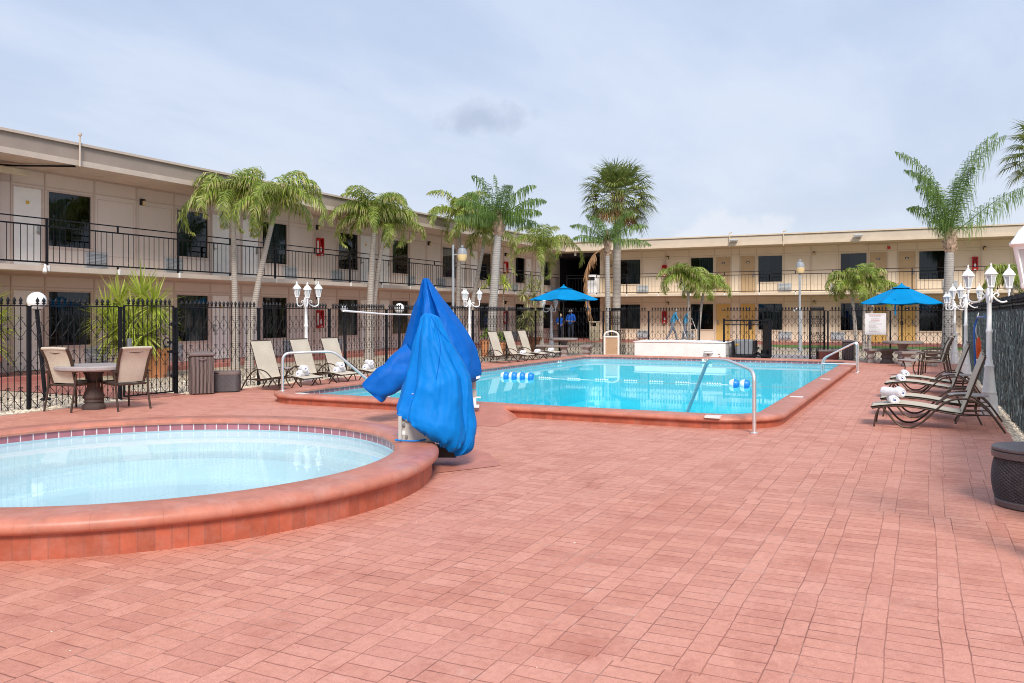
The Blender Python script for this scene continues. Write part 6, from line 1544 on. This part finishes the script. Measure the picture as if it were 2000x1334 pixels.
def tall_bin(label, loc, rz, s=1.0):
    t = thing('waste_bin', label, 'waste bin', loc, rz, 'brown slatted waste bins')
    b = MB(); b.bevbox(-0.20*s, 0.20*s, -0.20*s, 0.20*s, 0.0, 0.70*s, 0.02, 0.03)
    for k in range(6): x = (-0.165+0.062*k)*s; b.bevbox(x, x+0.05*s, -0.208*s, -0.18*s, 0.02, 0.68*s, 0.006, 0.0)
    for k in range(6): y = (-0.165+0.062*k)*s; b.bevbox(-0.208*s, -0.18*s, y, y+0.05*s, 0.02, 0.68*s, 0.006); b.bevbox(0.18*s, 0.208*s, y, y+0.05*s, 0.02, 0.68*s, 0.006)
    b.build('body', K['brown'], t)
    b = MB(); b.bevbox(-0.225*s, 0.225*s, -0.225*s, 0.225*s, 0.70*s, 0.76*s, 0.018); b.grid(lambda u, v: ((u-0.5)*0.40*s, (v-0.5)*0.40*s, 0.76*s+0.03*s*sin(pi*u)**0.5*sin(pi*v)**0.5), 10, 10); ld = b.build('lid', K['browncap'], t)
    b = MB(); b.tube(spline([(-0.07*s, -0.226*s, 0.66*s), (-0.03*s, -0.24*s, 0.645*s), (0.03*s, -0.24*s, 0.645*s), (0.07*s, -0.226*s, 0.66*s)], 4), 0.008*s, 6); b.build('handle', K['browncap'], ld)
l = ground(393, 769); tall_bin('tall brown slatted waste bin right of the iron gate', (*l, 0), TH-pi/2+0.45, 1.05)
l = ground(1657, 703); tall_bin('brown slatted waste bin behind the pool ladder', (*l, 0), TH-pi/2-0.2, 0.86)
l = ground(1616, 702)
t = thing('storage_box', 'low dark brown storage box behind the far pool corner', 'storage box', (*l, 0), TH-pi/2-0.1)
b = MB(); b.bevbox(-0.33, 0.33, -0.2, 0.2, 0, 0.27, 0.012, 0.01); b.build('body', K['maroon'], t); b = MB(); b.bevbox(-0.345, 0.345, -0.215, 0.215, 0.27, 0.33, 0.012); b.build('lid', K['browncap'], t)
# cream litter bin with pebble panels
l = at_depth(1194, 31.2)
t = thing('litter_bin', 'cream litter bin with pebble side panels and arched hood', 'litter bin', (*l, 0), -pi/2+0.35)
b = MB(); b.bevbox(-0.28, 0.28, -0.28, 0.28, 0.0, 0.08, 0.01)
for sx in (-1, 1):
    for sy in (-1, 1): b.bevbox(sx*0.25-0.035, sx*0.25+0.035, sy*0.25-0.035, sy*0.25+0.035, 0.08, 0.74, 0.01)
b.bevbox(-0.29, 0.29, -0.29, 0.29, 0.70, 0.76, 0.012); b.build('frame', K['bin'], t)
b = MB(); b.box(-0.255, 0.255, -0.255, 0.255, 0.081, 0.699); b.build('pebble_panel', K['pebble'], t)
b = MB(); n = 20; vs = []
for s_, r in ((-0.27, 0), (0.27, 0)):
    for k in range(n+1): a = pi*k/n; x, z = 0.28*cos(a), 0.80+0.16*sin(a); vs.append((x, s_, z))
    for k in range(n+1): a = pi*k/n; x, z = 0.22*cos(a), 0.80+0.11*sin(a); vs.append((x, s_, z))
m = n+1; fs = []
for k in range(n): fs += [(k, k+1, 2*m+k+1, 2*m+k), (m+k, 3*m+k, 3*m+k+1, m+k+1), (k, m+k, m+k+1, k+1), (2*m+k, 2*m+k+1, 3*m+k+1, 3*m+k)]
b.add(vs, fs, True)
for sx in (-1, 1): b.box(sx*0.25-0.03, sx*0.25+0.03, -0.27, 0.27, 0.76, 0.80)
b.build('hood', K['bin'], t)
# white block tank
t = thing('block_tank', 'white painted block tank with frothy top behind the pool', 'tank', (29.9, 9.55, 0), -pi/2)
b = MB(); b.bevbox(0, 3.3, 0, 1.25, 0, 0.54, 0.015); b.build('body', K['spawhite'], t)
b = MB(); b.bevbox(-0.03, 3.33, -0.03, 1.28, 0.541, 0.575, 0.01)
b.build('rim', K['spawhite'], t)
b = MB(); b.grid(lambda u, v: (0.05+3.2*u, 0.05+1.15*v, 0.58+0.05*sin(pi*u)**0.3*sin(pi*v)**0.4*(0.6+0.8*noise.noise(Vector((u*14, v*6, 0.3))))), 70, 24); b.build('froth', K['plaster'], t)
b = MB(); b.lathe([(0.0, 0.02), (0.16, 0.0), (0.17, -0.03)], 20, (2.72, -0.02, 0.22)); b.obox((2.72, -0.02, 0.27), (0.15, 0, 0), (0, 0.03, 0), (0, 0, 0.02)); b.build('vent_hood', K['spawhite'], t)
b = MB()
for x, z, r in ((2.70, 0.13, 0.045), (3.08, 0.15, 0.03), (3.1, 0.04, 0.05)): b.add([(x+r*cos(k*pi/5)*rr.uniform(0.7, 1.2), -0.004, z+r*0.8*sin(k*pi/5)) for k in range(10)], [tuple(range(10))])
b.build('rust_stain', K['rust'], t)
# pump unit
l = ground(1461, 695); t = thing('pump_unit', 'grey pump cabinet behind the low black pickets', 'pump', (30.55, 5.72, 0), -pi/2)
b = MB(); b.bevbox(-0.33, 0.33, -0.22, 0.22, 0.12, 0.66, 0.04, 0.05); bd = b.build('cabinet', K['pump'], t)
b = MB(); b.bevbox(-0.42, -0.345, -0.2, 0.2, 0.05, 0.60, 0.02); b.bevbox(0.345, 0.42, -0.2, 0.2, 0.05, 0.64, 0.02); b.bevbox(-0.35, 0.35, -0.24, 0.24, 0.0, 0.118, 0.015); b.build('base', K['blackmatte'], t)
b = MB(); b.box(-0.27, -0.16, -0.232, -0.222, 0.46, 0.52); b.build('yellow_label', K['yellow'], bd)
b = MB(); b.lathe([(0.16, 0), (0.16, 0.3)], 16, (0.72, 0, 0.0)); b.tube([(0.45, -0.1, 0.2), (0.6, -0.25, 0.15), (0.95, -0.2, 0.1)], 0.05, 8); b.tube(spline([(-0.3, -0.3, 0.03), (0.1, -0.32, 0.06), (0.4, -0.28, 0.2), (0.5, -0.1, 0.4)], 5), 0.025, 8); b.build('motor', K['blackmatte'], t)
# beige bin in the passage
l = at_depth(1161, 46.5); t = thing('litter_bin', 'tall beige litter bin in the dark passage', 'litter bin', (*l, 0.12), -pi/2)
b = MB(); b.bevbox(-0.22, 0.22, -0.22, 0.22, 0, 0.78, 0.02); b.bevbox(-0.22, -0.17, -0.22, 0.22, 0.78, 0.98, 0.01); b.bevbox(0.17, 0.22, -0.22, 0.22, 0.78, 0.98, 0.01); b.bevbox(-0.24, 0.24, -0.24, 0.24, 0.98, 1.06, 0.02); b.build('body', K['beige'], t)
# rules board on the far fence
ys = on_x(1710, FXR-0.05)
t = thing('rules_sign', 'white pool rules board with red heading on the far fence', 'sign', (FXR-0.06, ys, 0.86), -pi/2)
b = MB(); b.bevbox(-0.33, 0.33, -0.012, 0.012, 0.0, 0.72, 0.003); b.build('board', K['signw'], t)
b = MB(); rs = random.Random(2)
def line(b, z, x0, x1, h):
    x = x0
    while x < x1-0.01:
        wl = min(rs.uniform(0.02, 0.06), x1-x); b.box(x, x+wl, -0.0155, -0.0125, z-h/2, z+h/2); x += wl+0.008
line(b, 0.665, -0.20, 0.19, 0.020); b.build('red_heading', K['signred'], t); b = MB(); line(b, 0.495, -0.14, 0.13, 0.022); b.build('red_heading', K['signred'], t)
b = MB(); line(b, 0.62, -0.19, 0.17, 0.012); line(b, 0.56, -0.13, 0.12, 0.014)
for z, e in ((0.44, 0.12), (0.405, 0.02), (0.37, 0.20), (0.335, 0.20), (0.315, 0.02), (0.28, 0.02), (0.245, 0.08), (0.225, 0.01), (0.19, 0.14), (0.155, 0.02), (0.12, 0.15), (0.10, 0.05), (0.06, 0.12)): line(b, z, -0.21, e, 0.010)
for x0, x1, z0, z1 in ((-0.30, 0.30, 0.685, 0.689), (-0.30, 0.30, 0.03, 0.034), (-0.30, -0.296, 0.034, 0.685), (0.296, 0.30, 0.034, 0.685)): b.box(x0, x1, -0.0145, -0.0125, z0, z1)
b.build('grey_print', K['signgrey'], t)
# white telescopic pole hung along the left fence
t = thing('reach_pole', 'long white pole hung along the top of the left fence', 'pole', (17.2, 13.02, 1.63))
b = MB(); b.tube([(0, 0, 0.0), (0.8, 0, -0.035), (1.8, 0, -0.08), (3.6, 0, -0.10)], [0.026, 0.024, 0.022, 0.02], 10); b.build('tube', K['white'], t)
# rescue float with rope and hook pole on the slatted fence
FX = 19.6
t = thing('rescue_float', 'orange and white rescue float hanging on the slatted fence', 'rescue float', (FX, -0.98, 0.62), 0)
def rf_(u, v): a = 2*pi*u; r = 0.085*sin(pi*min(1, 0.06+0.9*v))**0.45; return (r*cos(a), r*sin(a)*0.6, 0.46*v)
b = MB(); b.grid(rf_, 20, 14, True, True); b.build('float_body', K['orange'], t)
b = MB(); b.box(-0.02, 0.02, 0.048, 0.058, 0.06, 0.42); b.lathe([(0.04, 0), (0.06, 0.02), (0.03, 0.05)], 10, (0, 0, -0.03)); b.build('stripe', K['white'], t)
b = MB()
for k in range(5): b.tube(spline([(0.02*k-0.04, 0.02, 0.45), (0.10-0.05*k, 0.05, 0.62), (0.04*k-0.06, 0.03, 0.80), (0.01, 0.0, 0.95)], 5), 0.009, 5)
b.tube(spline([(0.0, 0.03, 0.0), (-0.05, 0.04, -0.2), (0.05, 0.04, -0.45)], 5), 0.012, 6)
b.build('rope', K['rope'], t)
t = thing('hook_pole', 'blue hook pole leaning by the orange rescue float', 'pole', (FX-0.2, -0.95, 0))
b = MB(); b.tube(rounded([(0.0, 0.03, 0.28), (0.05, 0.06, 1.25), (0.0, 0.0, 1.48), (-1.5, -0.06, 1.50)], 0.18), 0.02, 8); b.tube([(0.0, 0.03, 0.28), (0.0, 0.03, 0.33)], 0.04, 8); b.build('tube', K['bluepipe'], t)
# white shower arm beside the gate
l = at_depth(1566, 31.0); t = thing('shower_pipe', 'white shower pipe with angled head above far fence', 'shower', (*l, 0))
dv = -RT
b = MB(); b.tube(rounded([(0,0,0), (0,0,1.78), (dv.x*0.16, dv.y*0.16, 1.78), (dv.x*0.27, dv.y*0.27, 1.70)], 0.04), 0.015, 8); b.build('pipe', K['white'], t)
b = MB(); b.tube([(dv.x*0.24, dv.y*0.24, 1.72), (dv.x*0.29, dv.y*0.29, 1.67)], [0.02, 0.04], 8); b.build('shower_head', K['white'], t)

# ================================================================== people
def person(label, loc, rz, H, pose, cols, capm=None, group=None):
    """one continuous skinned body; cols = (skin, shirt, trousers)"""
    J = {'pel': (0,0,0.53), 'wa': (0,0,0.62), 'ch': (0.0,0,0.75), 'nk': (0.01,0,0.835), 'hd': (0.03,0,0.885), 'tp': (0.025,0,0.965),
         'hl': (0,0.055,0.50), 'hr': (0,-0.055,0.50), 'kl': (0.01,0.06,0.285), 'kr': (0.01,-0.06,0.285), 'al': (-0.01,0.06,0.045), 'ar': (-0.01,-0.06,0.045), 'fl': (0.085,0.065,0.015), 'fr': (0.085,-0.065,0.015),
         'sl': (0,0.105,0.79), 'sr': (0,-0.105,0.79), 'el': (-0.01,0.135,0.63), 'er': (-0.01,-0.135,0.63), 'wl': (0.03,0.13,0.50), 'wr': (0.03,-0.13,0.50), 'gl': (0.045,0.125,0.45), 'gr': (0.045,-0.125,0.45)}
    J.update(pose)
    RAD = {'pel': 0.078, 'wa': 0.070, 'ch': 0.085, 'nk': 0.033, 'hd': 0.052, 'tp': 0.040, 'hl': 0.055, 'hr': 0.055, 'kl': 0.036, 'kr': 0.036, 'al': 0.025, 'ar': 0.025, 'fl': 0.022, 'fr': 0.022, 'sl': 0.040, 'sr': 0.040, 'el': 0.027, 'er': 0.027, 'wl': 0.019, 'wr': 0.019, 'gl': 0.020, 'gr': 0.020}
    E = [('pel','wa'),('wa','ch'),('ch','nk'),('nk','hd'),('hd','tp'),('pel','hl'),('pel','hr'),('hl','kl'),('hr','kr'),('kl','al'),('kr','ar'),('al','fl'),('ar','fr'),('ch','sl'),('ch','sr'),('sl','el'),('sr','er'),('el','wl'),('er','wr'),('wl','gl'),('wr','gr')]
    names = list(J); me = bpy.data.meshes.new('body'); me.from_pydata([Vector(J[k])*H for k in names], [(names.index(a), names.index(b_)) for a, b_ in E], [])
    ob = bpy.data.objects.new('body', me); COL.objects.link(ob)
    sk = ob.modifiers.new('skin', 'SKIN'); sk.use_smooth_shade = True
    for k, sv in zip(names, me.skin_vertices[0].data): sv.radius = (RAD[k]*H, RAD[k]*H*(1.25 if k in ('ch','wa','pel') else 1.0)); sv.use_root = (k == 'pel')
    ss = ob.modifiers.new('sub', 'SUBSURF'); ss.levels = ss.render_levels = 2
    dg = bpy.context.evaluated_depsgraph_get(); dg.update(); nm = bpy.data.meshes.new_from_object(ob.evaluated_get(dg)); bpy.data.objects.remove(ob)
    nm.materials.clear()
    for k in cols: nm.materials.append(K[k])
    nm.materials.append(K['shoe'])
    jt = {k: Vector(v)*H for k, v in J.items()}
    def segd(p, a, b_):
        ab = b_-a; t = max(0, min(1, (p-a).dot(ab)/ab.length_squared)); return (p-(a+ab*t)).length
    lab_ = {('pel','wa'):1,('wa','ch'):1,('ch','nk'):1,('nk','hd'):0,('hd','tp'):0,('pel','hl'):2,('pel','hr'):2,('hl','kl'):2,('hr','kr'):2,('kl','al'):2,('kr','ar'):2,('al','fl'):3,('ar','fr'):3,('ch','sl'):1,('ch','sr'):1,('sl','el'):1,('sr','er'):1,('el','wl'):0,('er','wr'):0,('wl','gl'):0,('wr','gr'):0}
    for p in nm.polygons:
        c = p.center; best = min(E, key=lambda e: segd(c, jt[e[0]], jt[e[1]])/ (RAD[e[0]]+RAD[e[1]])); p.material_index = lab_[best]; p.use_smooth = True
    root = thing('person', label, 'person', loc, rz, group)
    o = bpy.data.objects.new('body', nm); COL.objects.link(o); o.parent = root
    h = jt['hd']; r = 0.062*H
    b = MB(); b.lathe([(r*0.98, 0.0), (r*1.02, r*0.3), (r*0.85, r*0.85), (r*0.4, r*1.2), (0.0, r*1.28)], 16, (h.x, h.y, h.z+0.022*H))
    if capm == 'cap': b.obox((h.x+r*1.2, h.y, h.z+0.03*H), (r*0.55, 0, -r*0.12), (0, r*0.75, 0), (0, 0, 0.004*H))
    b.build('cap' if capm == 'cap' else 'hair', K['cap'] if capm == 'cap' else K['hairw'], root)
    b = MB()
    for s in (-1, 1): b.lathe([(0.0, -0.006), (0.008, 0.0), (0.0, 0.006)], 8, (h.x+0.048*H, h.y+s*0.018*H, h.z+0.012*H))
    b.build('eye', K['ink'], root)
    b = MB(); b.tube([(h.x+0.045*H, h.y, h.z+0.01*H), (h.x+0.060*H, h.y, h.z-0.012*H)], [0.006*H, 0.010*H], 6); b.build('nose', K[cols[0]], root)
    return root
x, y = at_depth(1115, 47.2); man = person('man in blue work shirt and khaki cap holding papers', (x, y, 0.12), TH+pi-0.3, 1.74, {'er': (0.03,-0.15,0.62), 'wr': (0.13,-0.07,0.60), 'gr': (0.165,-0.05,0.61), 'el': (0.02,0.145,0.62), 'wl': (0.13,0.07,0.58), 'gl': (0.165,0.05,0.59)}, ('skin1', 'shirt', 'jeans'), 'cap')
b = MB(); b.obox((0.33, 0.02, 1.06), (0.10, 0, 0.02), (0, 0.13, 0), (0, 0, 0.006)); o = tag(b.build('papers', K['white']), 'sheet of papers in the hands of the man in blue', 'papers'); o.location = man.location; o.rotation_euler = man.rotation_euler
x, y = at_depth(1094, 46.6); person('shorter woman in blue work shirt beside the man with papers', (x, y, 0.12), TH+pi+0.2, 1.50, {'er': (0.02,-0.14,0.63), 'wr': (0.12,-0.04,0.57), 'gr': (0.15,-0.015,0.56), 'el': (0.02,0.14,0.63), 'wl': (0.12,0.04,0.57), 'gl': (0.15,0.015,0.56)}, ('skin2', 'shirt', 'jeans'), 'hair')
face = atan2(RT.y, RT.x)
x, y = at_depth(1313, 45.2); w1 = person('striding man in teal shirt pushing a mop before cream wing', (x, y, 0.13), face+0.15, 1.78, {'wa': (0.02,0,0.62), 'ch': (0.07,0,0.74), 'nk': (0.10,0,0.825), 'hd': (0.125,0,0.875), 'tp': (0.125,0,0.955), 'sl': (0.075,0.105,0.78), 'sr': (0.075,-0.105,0.78), 'el': (0.14,0.12,0.64), 'er': (0.12,-0.12,0.64), 'wl': (0.24,0.05,0.56), 'wr': (0.21,-0.05,0.53), 'gl': (0.275,0.03,0.545), 'gr': (0.245,-0.03,0.50), 'kl': (0.10,0.05,0.29), 'kr': (-0.06,-0.05,0.28), 'al': (0.16,0.05,0.05), 'ar': (-0.20,-0.05,0.07), 'fl': (0.25,0.05,0.02), 'fr': (-0.12,-0.05,0.018)}, ('skin2', 'shirt2', 'jeans2'), 'cap')
x, y = at_depth(1338, 45.6); w2 = person('second walking person in teal shirt behind small palm trunk', (x, y, 0.13), face+0.1, 1.72, {'ch': (0.05,0,0.745), 'nk': (0.07,0,0.83), 'hd': (0.095,0,0.88), 'tp': (0.095,0,0.96), 'sl': (0.05,0.105,0.785), 'sr': (0.05,-0.105,0.785), 'wl': (0.20,0.05,0.55), 'gl': (0.235,0.03,0.53), 'wr': (0.18,-0.05,0.53), 'gr': (0.21,-0.03,0.50), 'el': (0.11,0.125,0.63), 'er': (0.09,-0.125,0.63), 'kl': (0.06,0.05,0.29), 'kr': (-0.03,-0.05,0.28), 'al': (0.08,0.05,0.05), 'ar': (-0.12,-0.05,0.06), 'fl': (0.17,0.05,0.02), 'fr': (-0.03,-0.05,0.018)}, ('skin2', 'shirt2', 'jeans2'), 'cap')
for w_, lab in ((w1, 'mop with long handle pushed by the striding man'), (w2, 'mop with long handle pushed by second walking person')):
    m_ = thing('mop', lab, 'mop', tuple(w_.location), w_.rotation_euler.z)
    b = MB(); b.tube([(0.36, 0.0, 1.22), (0.50, 0.0, 0.88), (0.84, 0.0, 0.05)], 0.016, 8); b.build('handle', K['rope'], m_)
    b = MB(); b.obox((0.86, 0, 0.03), (0.05, 0, 0), (0, 0.2, 0), (0, 0, 0.025)); b.build('mop_head', K['plaster'], m_)
